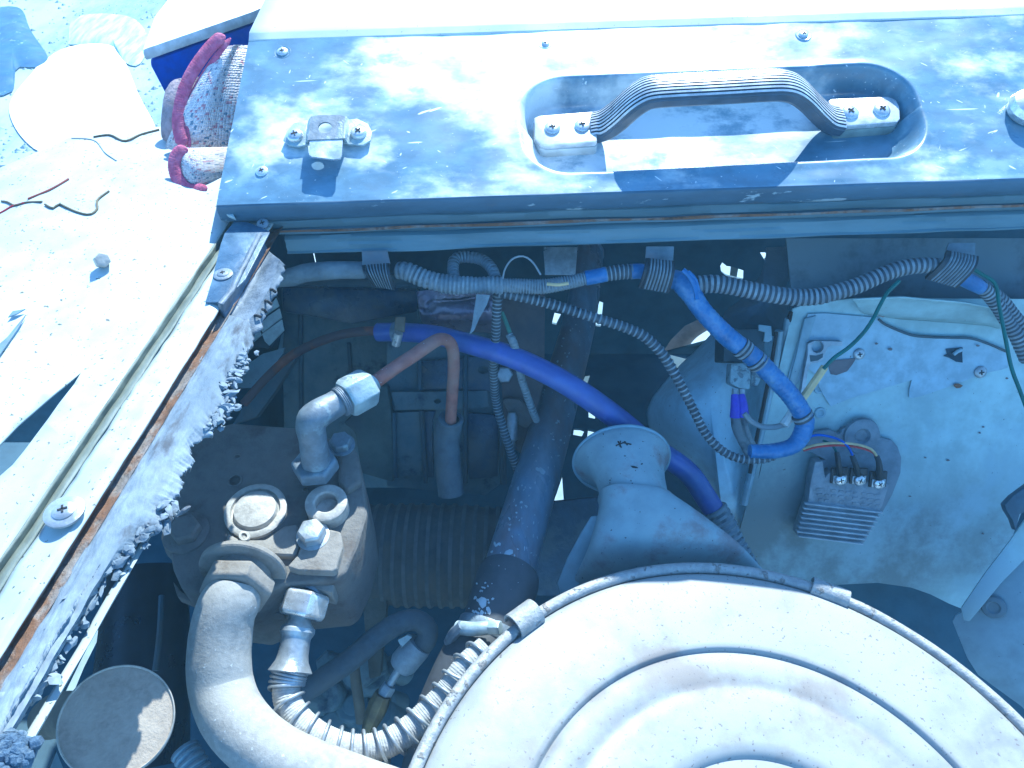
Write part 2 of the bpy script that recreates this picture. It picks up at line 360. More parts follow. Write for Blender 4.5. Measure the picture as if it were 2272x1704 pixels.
def prism(poly, ext):
    """closed outline (world points) pushed along ext"""
    n = len(poly); ext = Vector(ext); V = [Vector(p) for p in poly] + [Vector(p) + ext for p in poly]
    g = Geo(); g.add(V, [list(range(n)), list(range(2 * n - 1, n - 1, -1))] + [[k, (k + 1) % n, n + (k + 1) % n, n + k] for k in range(n)]); return g
def plate_holes(outer, holes, ext):
    loops = [[Vector(p) for p in outer]] + [[Vector(p) for p in h] for h in holes]
    tri = tessellate_polygon(loops); flat = [p for l in loops for p in l]; n = len(flat); ext = Vector(ext)
    V = flat + [p + ext for p in flat]; Fc = [list(t) for t in tri] + [[i + n for i in t][::-1] for t in tri]; b = 0
    for l in loops:
        m = len(l)
        for k in range(m): Fc.append([b + k, b + (k + 1) % m, n + b + (k + 1) % m, n + b + k])
        b += m
    g = Geo(); g.add(V, Fc); return g
def box(fr, c, s, rot=0):
    x, y, z = s[0] / 2, s[1] / 2, s[2] / 2; cr, sr = math.cos(rot), math.sin(rot); V = []
    for dz in (-z, z):
        for dx, dy in ((-x, -y), (x, -y), (x, y), (-x, y)):
            V.append(fr.p(c[0] + dx * cr - dy * sr, c[1] + dx * sr + dy * cr, c[2] + dz))
    g = Geo(); g.add(V, [[0, 3, 2, 1], [4, 5, 6, 7], [0, 1, 5, 4], [1, 2, 6, 5], [2, 3, 7, 6], [3, 0, 4, 7]]); return g
def loft(secs, n=36, sub=6, cap=(True, True), pw=2.0, ribs=0, rib_a=0):
    """secs: (centre, half axis 1, half axis 2); superellipse power pw"""
    C_ = [Vector(s[0]) for s in secs]; A_ = [Vector(s[1]) for s in secs]; B_ = [Vector(s[2]) for s in secs]
    def cr(P, i, t):
        a, b, c, d = P[max(0, i - 1)], P[i], P[i + 1], P[min(len(P) - 1, i + 2)]
        return .5 * ((2 * b) + (c - a) * t + (2 * a - 5 * b + 4 * c - d) * t * t + (3 * b - a - 3 * c + d) * t ** 3)
    rings = []
    for i in range(len(secs) - 1):
        for k in range(sub): rings.append((cr(C_, i, k / sub), cr(A_, i, k / sub), cr(B_, i, k / sub)))
    rings.append((C_[-1], A_[-1], B_[-1])); V = []
    for c, a, b in rings:
        for k in range(n):
            t = 2 * math.pi * k / n; x, y = math.cos(t), math.sin(t)
            x = math.copysign(abs(x) ** (2 / pw), x); y = math.copysign(abs(y) ** (2 / pw), y)
            f = 1 + (rib_a * math.cos(t * ribs) if ribs else 0)
            V.append(c + a * x * f + b * y * f)
    Fc = []; uv = []
    for i in range(len(rings) - 1):
        for k in range(n):
            k2 = (k + 1) % n; Fc.append([i * n + k, i * n + k2, (i + 1) * n + k2, (i + 1) * n + k])
            uv.append([(k / n, i / 20), ((k + 1) / n, i / 20), ((k + 1) / n, (i + 1) / 20), (k / n, (i + 1) / 20)])
    if cap[0]: Fc.append(list(range(n))); uv.append([(0, 0)] * n)
    if cap[1]: Fc.append([(len(rings) - 1) * n + k for k in range(n)]); uv.append([(0, 0)] * n)
    g = Geo(); g.add(V, Fc, 0, uv); return g
def screw_geo(fr, x, y, z, r, rot=.3, dome=.35):
    g = lathe(fr.p(x, y, z), fr.ez, [(r, -.0006), (r, r * .12), (r * .86, r * dome * .75), (r * .55, r * dome), (0, r * dome * 1.08)], 20)
    for a in (0, math.pi / 2):
        b = box(fr, (x, y, z + r * dome * .96), (r * .82, r * .17, r * .24), rot + a); g.join(b, 1)
    return g
def screw(name, fr, x, y, z, r, parent, m=None, rot=.3, dome=.35, label=None, washer=0):
    g = screw_geo(fr, x, y, z, r, rot, dome)
    o = mk(name, g, [m or steel_m, cross_m], parent, angle=40)
    if washer: mk('washer', lathe(fr.p(x, y, z - .0007), fr.ez, [(washer, -.0006), (washer, .0005), (washer * .9, .0009), (r * .9, .0009)], 28), m or steel_m, o)
    return o
def hexbolt(name, fr, x, y, z, r, h, parent, m, ph=.2, washer=None):
    pr = [(r, 0), (r, h * .78), (r * .86, h), (0, h)]
    o = mk(name, lathe(fr.p(x, y, z), fr.ez, pr, 6, ph), m, parent, bevel=r * .06, angle=30)
    if washer: mk('washer', lathe(fr.p(x, y, z - .001), fr.ez, [(washer, -.0005), (washer, .0008), (r * .8, .0012)], 28), m, o)
    return o
def hexnut(c, axis, r, h, ph=.2, inner=None):
    inner = inner or r * .75
    return lathe(c, axis, [(inner, 0), (r * .9, 0), (r, h * .14), (r, h * .86), (r * .9, h), (inner, h)], 6, ph)
X = Vector((1, 0, 0)); Y = Vector((0, 1, 0)); Z = Vector((0, 0, 1))
def drop(o, d): return d
def sweep(sec, C_, A_, B_, mats=None):
    """sec: list of (a, b) section points (closed); C_, A_, B_: centre and the two axes per station"""
    n = len(sec); g = Geo(); V = []; Fc = []
    for c, a, b in zip(C_, A_, B_):
        for x, y in sec: V.append(c + a * x + b * y)
    for i in range(len(C_) - 1):
        for k in range(n): Fc.append([i * n + k, i * n + (k + 1) % n, (i + 1) * n + (k + 1) % n, (i + 1) * n + k])
    Fc.append(list(range(n))); Fc.append([(len(C_) - 1) * n + k for k in range(n)]); g.add(V, Fc); return g
def poly_resample(P, n):
    P = [Vector(p) for p in P]; L = [0]
    for i in range(1, len(P)): L.append(L[-1] + (P[i] - P[i - 1]).length)
    out = []; j = 0
    for k in range(n + 1):
        s = L[-1] * k / n
        while j < len(P) - 2 and L[j + 1] < s: j += 1
        out.append(P[j].lerp(P[j + 1], (s - L[j]) / max(1e-9, L[j + 1] - L[j])))
    return out
def ruled(lines, n=120, sub=4, jit=None):
    """a surface through several long lines, each resampled to n + 1 stations; sub rows between neighbours"""
    Ls = [poly_resample(l, n) for l in lines]; rows = []
    for i in range(len(Ls) - 1):
        for k in range(sub): rows.append([a.lerp(b, k / sub) for a, b in zip(Ls[i], Ls[i + 1])])
    rows.append(Ls[-1])
    if jit: rows = [[p + jit(p, r / (len(rows) - 1), c / n) for c, p in enumerate(row)] for r, row in enumerate(rows)]
    V = [p for row in rows for p in row]; m = n + 1
    Fc = [[r * m + c, r * m + c + 1, (r + 1) * m + c + 1, (r + 1) * m + c] for r in range(len(rows) - 1) for c in range(n)]
    g = Geo(); g.add(V, Fc); return g
def nz3(p, s): return noise.noise(Vector(p) * s)
def ss(a, b, x): t = max(0, min(1, (x - a) / (b - a))); return t * t * (3 - 2 * t)

# ================================================================== ground far below and the vehicle's dark inside
g = Geo(); g.add([(-12, -12, 0), (12, -12, 0), (12, 24, 0), (-12, 24, 0)], [[0, 1, 2, 3]])
ground = struct(mk('ground', g, ground_m, smooth=False))

# bay floor: a dark tray with gaps through which the ground shows
TR = .86
def tp(p, d=TR): return pz(p, d)
outer = [Vector((-.62, -.5, CAM_Z - TR)), Vector((1.3, -.5, CAM_Z - TR)), Vector((1.3, .928, CAM_Z - TR)), Vector((-.62, .928, CAM_Z - TR))]
holes = [[tp(K(500, 925)), tp(K(528, 955)), tp(K(440, 1130)), tp(K(375, 1285)), tp(K(320, 1285)), tp(K(420, 1080))], [tp(K(600, 740)), tp(K(612, 770)), tp(K(570, 860)), tp(K(540, 855))], [tp(K(535, 1120)), tp(K(540, 1160)), tp(K(500, 1200)), tp(K(515, 1165))],
         [tp(K(250, 1659)), tp(K(290, 1560)), tp(K(330, 1659)), tp((140, 1740))],
         [tp(F(598, 1160)), tp(F(600, 1240)), tp(F(640, 1248)), tp(F(648, 1170))], [tp(F(505, 1310)), tp(F(500, 1352)), tp(F(555, 1362)), tp(F(575, 1322)), tp(F(545, 1312))], [tp(F(596, 1315)), tp(F(590, 1375)), tp(F(632, 1382)), tp(F(638, 1325))],
         [tp(I(1262, 215)), tp(I(1240, 270)), tp(I(1300, 275)), tp(I(1290, 130))]]
tray = struct(mk('bay_floor', plate_holes(outer, holes, (0, 0, -.004)), deep_m, smooth=False))
# front closing plate, upright, with the openings that let daylight in
def fp(p, y=.93): r = ray(p); return CAM + r * (y / r.y)
BOT = CAM_Z - TR - .01
outer = [Vector((-.283, .93, BOT)), Vector((1.3, .93, BOT)), Vector((1.3, .93, 1.03)), Vector((-.283, .93, 1.03))]
holes = [[fp(F(670, 490)), fp(F(650, 560)), fp(F(645, 650)), fp(F(680, 655)), fp(F(695, 500))],
         [fp(F(1462, 240)), fp(F(1450, 262)), fp(F(1455, 300)), fp(F(1485, 325)), fp(F(1560, 345)), fp(F(1600, 352)), fp(F(1602, 292)), fp(F(1530, 268)), fp(F(1490, 262))],
         [fp(F(380, 565)), fp(F(362, 635)), fp(F(392, 642)), fp(F(425, 575))],
         [fp(F(*q)) for q in ((1030, 840), (1065, 920), (1108, 1020), (1180, 920), (1300, 860), (1400, 740), (1370, 670), (1325, 600), (1220, 650), (1130, 740), (1085, 810))],
         [fp(F(1705, 175)), fp(F(1735, 225)), fp(F(1760, 205)), fp(F(1740, 175))]]
front = struct(mk('front_or_added_closing_plate', plate_holes(outer, holes, (0, .004, 0)), deep_m, smooth=False))
# side walls of the bay
g = Geo(); g.join(prism([Vector((-.62, -.5, BOT)), Vector((-.62, .48, BOT)), Vector((-.62, .48, .93)), Vector((-.62, -.5, .93))], (-.004, 0, 0)).join(prism([Vector((-.283, .48, BOT)), Vector((-.283, .926, BOT)), Vector((-.283, .926, 1.0)), Vector((-.283, .48, .97))], (-.004, 0, 0))))
struct(mk('bay_side_wall', g, deep_m, smooth=False))
g = Geo(); g.join(prism([Vector((1.29, -.5, BOT)), Vector((1.29, .92, BOT)), Vector((1.29, .92, .93)), Vector((1.29, -.5, .93))], (.004, 0, 0)))
struct(mk('bay_side_wall', g, deep_m, smooth=False))
tag(mk('grey_tab', prism([fp(F(1522, 250), .96), fp(F(1510, 350), .96), fp(F(1552, 360), .96), fp(F(1568, 265), .96)], (0, .003, 0)), mat('grey tab', (.10, .11, .11), .6)), 'grey tab crossing the bright gap right of the middle clip', 'tab')
struct(mk('front_or_added_closing_plate', prism([Vector((-1.2, .75, BOT)), Vector((-.288, .75, BOT)), Vector((-.288, .75, .885)), Vector((-.62, .75, .87)), Vector((-1.2, .75, .80))], (0, .004, 0)), deep_m, smooth=False))  # unseen plate added to stop sun leaking onto the bay floor
# something pale and sunlit in the biggest opening: a bumper bar behind the front plate
tb = tube([fp(F(1010, 1010), .99), fp(F(1110, 850), .99), fp(F(1210, 690), .99), fp(F(1330, 600), .99), fp(F(1420, 560), .99)], .022, 14)
tag(mk('bumper_bar', tb, mat('brown grey bumper bar', (.16, .12, .11), .6, 0, bump=.3)), 'curved brown grey bar seen through the opening left of the headlight bowl', 'bumper bar')

# ================================================================== front panel (top, sunlit) with rolled edge and beam
PO = pz((480, 458), .285); PE = pz((2272, 396), .285)
PF = Frame(PO, PE - PO, Vector((0, -math.sin(R(20)), math.cos(R(20)))))
root = thing('front_panel', 'scratched blue grey front panel with a long recess, across the top of the engine bay', 'body panel', PO)
bl, tl, tr, br = PF.loc((480, 455)), PF.loc((553, 86)), PF.loc((3300, -5)), PF.loc((3300, 360))
cx = (PF.loc(C(110, 420))[0] + PF.loc(C(1790, 420))[0]) / 2; hx = (PF.loc(C(1790, 420))[0] - PF.loc(C(90, 470))[0]) / 2
yt0, yt1 = PF.loc(C(400, 228))[1], PF.loc(C(1500, 172))[1]; yb0, yb1 = PF.loc(C(400, 632))[1], PF.loc(C(1500, 585))[1]
x0, x1 = PF.loc(C(400, 228))[0], PF.loc(C(1500, 172))[0]
slp = ((yt1 - yt0) + (yb1 - yb0)) / 2 / (x1 - x0); cy = (yt0 + yt1 + yb0 + yb1) / 4 ; xm = (x0 + x1) / 2; cy += slp * (cx - xm)
hy = ((yt0 - yb0) + (yt1 - yb1)) / 4
RD = .021
def recess(x, y):
    dx = abs(x - cx); yy = y - cy - slp * (x - cx); rc = .034
    qx, qy = dx - (hx - rc), abs(yy) - (hy - rc)
    s = math.hypot(max(qx, 0), max(qy, 0)) + min(max(qx, qy), 0) - rc
    wl = .010 if yy > 0 else .016
    return -RD * ss(0, wl, -s) + .0008 * math.exp(-(s / .004) ** 2)
nx, ny = 640, 150; V = []
for j in range(ny + 1):
    t = j / ny
    for i in range(nx + 1):
        s = i / nx
        x = (bl[0] * (1 - t) + tl[0] * t) * (1 - s) + (br[0] * (1 - t) + tr[0] * t) * s
        y = (bl[1] * (1 - s) + br[1] * s) * (1 - t) + (tl[1] * (1 - s) + tr[1] * s) * t
        h = recess(x, y) + .0012 * noise.noise(Vector((x * 9, y * 14, 3))) + .0004 * noise.noise(Vector((x * 40, y * 40, 7)))
        h *= ss(0, .03, t)
        V.append(PF.p(x, y, h))
Fc = [[j * (nx + 1) + i, j * (nx + 1) + i + 1, (j + 1) * (nx + 1) + i + 1, (j + 1) * (nx + 1) + i] for j in range(ny) for i in range(nx)]
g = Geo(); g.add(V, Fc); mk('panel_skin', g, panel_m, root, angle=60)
# rolled nose and the beam below it: a profile carried along the edge, points (forward, up) from the panel's lower edge
def along(prof, xa, xb, n=420, amp=.0006, fr=PF, ya=0., yb=0.):
    rows = []
    for f_, u_ in prof:
        row = []
        for i in range(n + 1):
            x = xa + (xb - xa) * i / n
            yy = bl[1] + (br[1] - bl[1]) * (x - bl[0]) / (br[0] - bl[0])
            p = fr.p(x, yy, 0) + Y * f_ + Z * u_
            if f_ or u_: p += Vector((0, noise.noise(Vector((x * 22, f_ * 300, u_ * 300))), noise.noise(Vector((x * 18, 9 + f_ * 300, u_ * 300))))) * amp
            row.append(p)
        rows.append(row)
    V = [p for r_ in rows for p in r_]; m = n + 1
    Fc = [[r_ * m + c, r_ * m + c + 1, (r_ + 1) * m + c + 1, (r_ + 1) * m + c] for r_ in range(len(rows) - 1) for c in range(n)]
    g = Geo(); g.add(V, Fc); return g
xe = br[0]
mk('rust_line', along([(.0042, -.0240), (.0034, -.0247), (.0036, -.0257), (.0044, -.0262)], bl[0] + .014, xe, amp=.0008), MATS['rusty seam'], root, angle=60)
mk('rolled_edge', along([(0, 0), (-.0009, -.0005), (-.0014, -.0016), (-.0014, -.0050), (-.0004, -.0100), (.0008, -.0132), (.003, -.0148), (.016, -.0155)], bl[0], xe, amp=.0006), nose_m, root, angle=60)
mk('upper_beam', along([(.012, -.012), (.004, -.0158), (.0035, -.0165), (.0045, -.022), (.007, -.0245), (.0045, -.0262), (.0045, -.0275), (.009, -.0285), (.0115, -.033), (.030, -.035)], bl[0] + .014, xe, amp=.0011), mat('dark dusty upper beam paint', (.06, .105, .14), .6, 0, c2=(.11, .16, .19), scale=26, amount=.5, edge=.3, bump=.3, bscale=70, c3=(.14, .085, .06), s3=30, a3=.33, stretch=(.2, 1, 1)), root, angle=50)
mk('lower_flange', along([(.020, -.034), (.0105, -.0335), (.0085, -.0350), (.0092, -.0385), (.0080, -.0405), (.0085, -.0445), (.0070, -.0455), (.0075, -.0468), (.020, -.047), (.05, -.03)], bl[0] + .036, xe, amp=.0009), beam_m, root, angle=50)
# the underside rail that closes the beam towards the front
mk('beam_underside', prism([PF.p(bl[0] + .04, .012, -.03), PF.p(xe, .012, -.03), PF.p(xe, .12, -.075), PF.p(bl[0] + .04, .12, -.075)], Vector((0, 0, -.003))), deep_m, root)
# bonnet sheet beyond the panel, rising away
t0, t1 = PF.p(*tl, .0015), PF.p(*tr, .0015)
n2 = 60
g = ruled([[t0 + Vector((0, -.002, -.002)), t1 + Vector((0, -.002, -.002))], [t0 + Vector((0, .004, .002)), t1 + Vector((0, .004, .002))], [t0 + Vector((.005, .05, .012)), t1 + Vector((0, .05, .012))], [t0 + Vector((.005, .50, .06)), t1 + Vector((0, .50, .06))]], n2, 6)
mk('bonnet_sheet', g, white_m, root, solid=.0012)
for (p, r_, rot) in ((B(370, 340), .0040, .2), (B(238, 1112), .0042, .5), ((1782, 78), .0036, .9), ((1210, 98), .0030, .1)):
    x, y = PF.loc(p); screw('screw', PF, x, y, .0008, r_, root, bright_m, rot)
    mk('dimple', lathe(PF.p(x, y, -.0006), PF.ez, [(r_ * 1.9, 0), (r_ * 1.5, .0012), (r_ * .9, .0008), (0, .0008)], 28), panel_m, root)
x, y = PF.loc((582, 498), -.018)
BF = Frame(PF.p(bl[0] + .03, .0, -.012), PF.ex, Vector((0, -.5, 1)))
x, y = BF.loc(B(245, 1450)); screw('screw', BF, x, y, .001, .0040, root, plate_m, .4)

# chrome knob at the right rim
x, y = PF.loc((2290, 232), .008)
kn = mk('chrome_knob', lathe(PF.p(x, y, 0), PF.ez, [(.010, -.001), (.0135, .001), (.0145, .006), (.0125, .0105), (.007, .0135), (0, .0145)], 36), bright_m)
tag(kn, 'round chrome knob on the blue grey panel at the far right edge of the photo', 'knob')

# ================================================================== grab handle in the recess
hr = thing('grab_handle', 'ribbed metal grab handle with black underside, screwed down in the long recess', 'handle', PF.p(cx, cy, -RD))
path = [(C(405, 437), -.0115), (C(450, 425), -.008), (C(500, 392), .003), (C(560, 338), .0165), (C(600, 308), .0225), (C(645, 287), .0265), (C(720, 279), .028), (C(850, 272), .0285), (C(980, 265), .0285), (C(1120, 257), .028), (C(1200, 256), .0270), (C(1252, 270), .0235), (C(1300, 306), .0150), (C(1350, 358), .003), (C(1395, 396), -.0075), (C(1440, 408), -.0115)]
path = [PF.hit(p, h) for p, h in path]; P2, _, _ = catmull(path, [1] * len(path), .002)
fy = PF.ey; Cs = []; As = []; Bs = []
for i, p in enumerate(P2):
    t = (P2[min(len(P2) - 1, i + 1)] - P2[max(0, i - 1)]).normalized(); a = (fy - t * fy.dot(t)).normalized(); b = t.cross(a)
    if b.dot(PF.ez) < 0: b = -b
    Cs.append(p); As.append(a); Bs.append(b)
nr_ = 9; Wd = .0112; sec = [(-Wd, -.0042), (-Wd * .9, -.0062), (Wd * .9, -.0062), (Wd, -.0042), (Wd, .0012)]
for k in range(nr_):
    xa = Wd - 2 * Wd * (k + .0) / nr_; xb = Wd - 2 * Wd * (k + 1) / nr_; bow = lambda x: .0012 + .0032 * (1 - (x / Wd) ** 2) ** .6 if abs(x) < Wd else .0012
    e_ = (xa - xb)
    sec += [(xa - e_ * .08, bow(xa - e_ * .08) + .0010), (xa - e_ * .62, bow(xa - e_ * .62) + .0010), (xa - e_ * .70, bow(xa - e_ * .7) - .0007), (xb + e_ * .02, bow(xb + e_ * .02) - .0007)]
sec += [(-Wd, .0008)]
g = sweep(sec, Cs, As, Bs)
for k, f in enumerate(g.f):
    c = sum((g.v[i] for i in f), Vector()) / len(f)
    j = k % len(sec) if k < (len(Cs) - 1) * len(sec) else 0
    g.m[k] = 1 if (j < 4 or j >= len(sec) - 2 or (j >= 5 and (j - 5) % 4 in (1, 2, 3))) else 0
gripw = mat('worn silver ribs', (.52, .54, .56), .35, .3, c2=(.38, .40, .43), scale=60, amount=.4, edge=.3, bump=.1, bscale=300)
gripb = mat('dark grip grooves and underside', (.045, .065, .10), .4, 0, bump=.1)  # darker colour for the grip's grooves, sides and underside
mk('grip', g, [gripw, gripb], hr, angle=25)
def block(cpx, wpx, side):
    xs = [PF.loc(p, -.009) for p in cpx]
    # outline of the top face, then two stacked layers below it
    top = [PF.p(a, b, -.0085) for a, b in xs]
    cen = sum(top, Vector()) / len(top)
    mk('end_plate', prism(top, PF.ez * -.0045), gripw, hr, bevel=.0011)
    low = [cen + (q - cen) * 1.02 + PF.ez * -.0047 for q in top]
    mk('base_block', prism(low, PF.ez * -.0085), mat('pale base block', (.42, .46, .47), .6, 0, bump=.2) if side == 0 else mat('green grey base block', (.20, .25, .25), .6, 0, bump=.2), hr, bevel=.001)
block([C(160, 400), C(185, 391), C(408, 374), C(419, 380), C(425, 497), C(415, 503), C(215, 516), C(185, 508), C(165, 480)], 0, 0)
block([C(1392, 330), C(1405, 322), C(1640, 311), C(1675, 325), C(1690, 355), C(1692, 405), C(1680, 418), C(1445, 436), C(1436, 430), C(1428, 395)], 0, 1)
for p, rt in ((C(237, 443), .1), (C(362, 433), .15), (C(1483, 378), .7), (C(1615, 368), .5)):
    x, y = PF.loc(p, -.0085); screw('screw', PF, x, y, -.0083, .0062 if p[0] > 1700 else .0056, hr, bright_m, rt)

# ================================================================== latch bracket on the left of the panel
lb = thing('latch_bracket', 'small bent steel latch bracket with a round hole and two screws, left of the recess', 'bracket', PF.p(*PF.loc(B(650, 880)), 0))
def hp(p, h): return PF.hit(p, h)
ear1 = [B(372, 905), B(395, 850), B(440, 795), B(540, 775), B(545, 930), B(470, 945), B(410, 935)]
ear2 = [B(760, 775), B(850, 765), B(920, 800), B(946, 850), B(938, 905), B(890, 935), B(800, 930), B(765, 920)]
for e_ in (ear1, ear2): mk('mounting_ear', prism([hp(p, .0042) for p in e_], PF.ez * -.0016), zincnut_m, lb, bevel=.0004)
br_o = [hp(p, .0125) for p in (B(552, 752), B(600, 744), B(740, 742), B(772, 752), B(760, 893), B(532, 903))]
hc = hp(B(643, 823), .0125); hole = [hc + PF.ex * .0047 * math.cos(t * .3927) + PF.ey * .0050 * math.sin(t * .3927) for t in range(16)]
mk('bridge_plate', plate_holes(br_o, [hole], PF.ez * -.0013), plate_m, lb)
tg = [hp(p, .0118) for p in (B(545, 903), B(757, 896), B(752, 1000), B(738, 1022), B(700, 1028), B(560, 1012), B(540, 998))]
mk('tongue', prism(tg, PF.ez * -.0014), bright_m, lb)
for (p, q, r_, s_) in ((B(550, 750), B(533, 903), B(520, 925), B(530, 790)), (B(772, 752), B(760, 893), B(775, 920), B(790, 775))):
    mk('side_leg', prism([hp(p, .0118), hp(q, .0118), hp(r_, .0040), hp(s_, .0040)], PF.ex * .0013), zincnut_m, lb)
for p, rt in ((B(447, 868), .3), (B(858, 850), .8)):
    x, y = PF.loc(p, .006); screw('screw', PF, x, y, .0045, .0056, lb, bright_m, rt, dome=.5)
# edge bracket under the panel corner
cb = mk('corner_tab', prism([PF.hit(p, -.006) for p in (A(1395, 1330), A(1400, 1352), A(1440, 1375), A(1520, 1410), A(1500, 1370), A(1420, 1325))], PF.ez * -.003), zincnut_m, root, bevel=.0006)

# ================================================================== left fender, its flange, seam, seal
FD = .305
def line(pts, d): return [pz(p, d) for p in pts]
T0, T1 = 440, 1790
def ln(a, b, d, v0=T0, v1=T1):
    k = (b[0] - a[0]) / (b[1] - a[1]); return [pz((a[0] + k * (v0 - a[1]), v0), d), pz((a[0] + k * (v1 - a[1]), v1), d)]
fd = thing('left_fender', 'sun bleached white fender top along the left of the engine bay', 'fender', pz((150, 900), .34))
c0 = ln((480, 534), (0, 1240), .303); c1 = ln((484, 552), (0, 1275), .3095); c2_ = ln((496, 560), (0, 1312), .304); c2b = ln((520, 590), (60, 1330), .300); c3_ = ln((494, 675), (0, 1462), .302)
mk('greenish_crease', ruled([c0, c1, c2_], 160, 5, lambda p, r, c: Z * (.0010 * nz3(p, 40) + .0006 * nz3(p, 130)) * (.05 < r < .95) * .4 + X * .0008 * nz3(p, 60)), crease_m, fd, angle=70, solid=.001)
mk('edge_flange', ruled([c2_, c2b, c3_], 160, 5, lambda p, r, c: Z * (.0012 * nz3(p, 40) + .0006 * nz3(p, 130))), fender_m, fd, angle=70, solid=.001)
s0 = ln((494, 675), (0, 1462), .302); s1 = ln((497, 680), (0, 1470), .3085); s2 = ln((502, 692), (0, 1500), .3075); s3 = ln((506, 703), (0, 1532), .305)
mk('rusty_seam', ruled([s0, s1, s2, s3], 300, 3, lambda p, r, c: (Z * .0010 + X * .0006) * nz3(p, 170) * (r > .05)), rust_m, fd, angle=70)
# main fender skin to the left, with the dark slot near the lower left
def fz(p, d=.303): return pz(p, d)
k0 = (480 - 0) / (534 - 1240.)
edge_ = [fz((480 + k0 * (v - 534), v)) for v in (430, 534, 800, 1000, 1240, 1500, 1790)]
outer = edge_ + [fz((-900, 1790)), fz((-900, 900)), fz((-300, 560)), fz((-60, 420)), fz(A(0, 1100)), fz(A(250, 1010)), fz(A(460, 925)), fz(A(1040, 868)), fz(A(1200, 850)), fz(A(1700, 850))]
slot = [fz(D(0, 1280)), fz(D(100, 1180)), fz(D(250, 1045)), fz(D(430, 882)), fz(D(390, 950)), fz(D(250, 1140)), fz(D(120, 1300)), fz(D(60, 1370)), fz(D(0, 1420)), fz((-150, 1190)), fz((-150, 1110))]
# a gently rolling skin: triangulate on a fine grid, leaving the slot and the outside open
def inside(pt_, poly):
    x, y = pt_; c = False; n = len(poly)
    for i in range(n):
        a, b = poly[i], poly[(i + 1) % n]
        if (a[1] > y) != (b[1] > y) and x < (b[0] - a[0]) * (y - a[1]) / (b[1] - a[1]) + a[0]: c = not c
    return c
ea, eb_ = edge_[0], edge_[-1]; ed_ = (eb_ - ea).normalized()
def skin_dz(p):
    q = p - ea; q.z = 0; dist = (q - ed_ * q.dot(ed_)).length; f_ = ss(0, .05, dist)
    return f_ * (.010 * noise.noise(Vector((p.x * 9 + p.y * 4, p.y * 3, 2))) + .004 * noise.noise(Vector((p.x, p.y, 0)) * 16) + .0009 * noise.noise(Vector((p.x, p.y, 0)) * 50)) + .012 * f_ * math.sin((dist - .02) * 20) * .5
sk = plate_holes(outer, [slot], (0, 0, -.0014)); nT = len(sk.v) // 2
bm = bmesh.new(); bv = [bm.verts.new(v) for v in sk.v[:nT]]
for f in sk.f:
    if all(i < nT for i in f) and len(f) == 3:
        try: bm.faces.new([bv[i] for i in f])
        except ValueError: pass
for k in range(70):
    bmesh.ops.bisect_plane(bm, geom=bm.verts[:] + bm.edges[:] + bm.faces[:], plane_co=(-1.0 + k * .014, 0, 0), plane_no=(1, 0, 0))
    bmesh.ops.bisect_plane(bm, geom=bm.verts[:] + bm.edges[:] + bm.faces[:], plane_co=(0, k * .014 - .02, 0), plane_no=(0, 1, 0))
for v in bm.verts: v.co.z += skin_dz(v.co)
bm.verts.index_update(); g = Geo(); g.add([v.co.copy() for v in bm.verts], [[v.index for v in f.verts] for f in bm.faces]); bm.free()
mk('fender_skin', g, fender_m, fd, angle=60, solid=.0012)
mk('added_slot_backing', prism([Vector((-1.7, -.4, .35)), Vector((-.66, -.4, .35)), Vector((-.66, .95, .35)), Vector((-1.7, .95, .35))], (0, 0, -.004)), deep_m, fd, smooth=False)  # dark sheet added far below so the slot reads dark
# low pressed folds that give the skin its shape: long shallow ridges
def ridge(a, b, wd, h, mt=fender_m, d=.3025, nm='pressed_ridge'):
    pa, pb = fz(a, d), fz(b, d); t = (pb - pa).normalized(); s = Z.cross(t); n_ = 40; C_ = []; A_ = []; B_ = []
    for i in range(n_ + 1):
        q = pa.lerp(pb, i / n_); k = math.sin(math.pi * i / n_) ** .5; C_.append(q); A_.append(s * wd * max(.02, k)); B_.append(Z * h * max(.02, k))
    sec = [(math.cos(u * math.pi / 12), .02 + math.sin(u * math.pi / 12)) for u in range(13)] + [(-.9, -.03), (.9, -.03)]
    return mk(nm, sweep(sec, C_, A_, B_), mt, fd, angle=60)
# crack with lifted edge, left middle
mk('split_edge', prism([q + Z * (skin_dz(q) + .0008) for q in [fz(D(0, 800), .302), fz(D(60, 740), .302), fz(D(155, 622), .302), fz(D(120, 680), .302), fz(D(0, 870), .302)]], (0, 0, .0006)), mat('blue grey bare patch', (.10, .16, .22), .6, 0, bump=.2), fd)
mk('bare_patch', prism([q + Z * (skin_dz(q) + .0008) for q in [fz(D(65, 640), .302), fz(D(90, 610), .302), fz(D(155, 596), .302), fz(D(110, 622), .302)]], (0, 0, .0006)), MATS['blue grey bare patch'], fd)
FF = Frame(fz((100, 900), .3), X, Z)
for p, lab in ((K(340, 325), 0), (D(1175, 383), 1)):
    x, y = FF.loc(p, .0015); screw('screw', FF, x, y, .0030, .0052 if not lab else .0036, fd, plate_m if lab else steel_m, .4, dome=.3, washer=.0090 if not lab else .0060)
mk('inner_edge', ruled([ln((340, 1150), (70, 1610), .3085, 1155), ln((349, 1165), (81, 1632), .3085, 1175), ln((349, 1165), (82, 1632), .330, 1175)], 160, 3, lambda p, r, c: Z * .001 * nz3(p, 60)), fender_m, fd, solid=.0012)
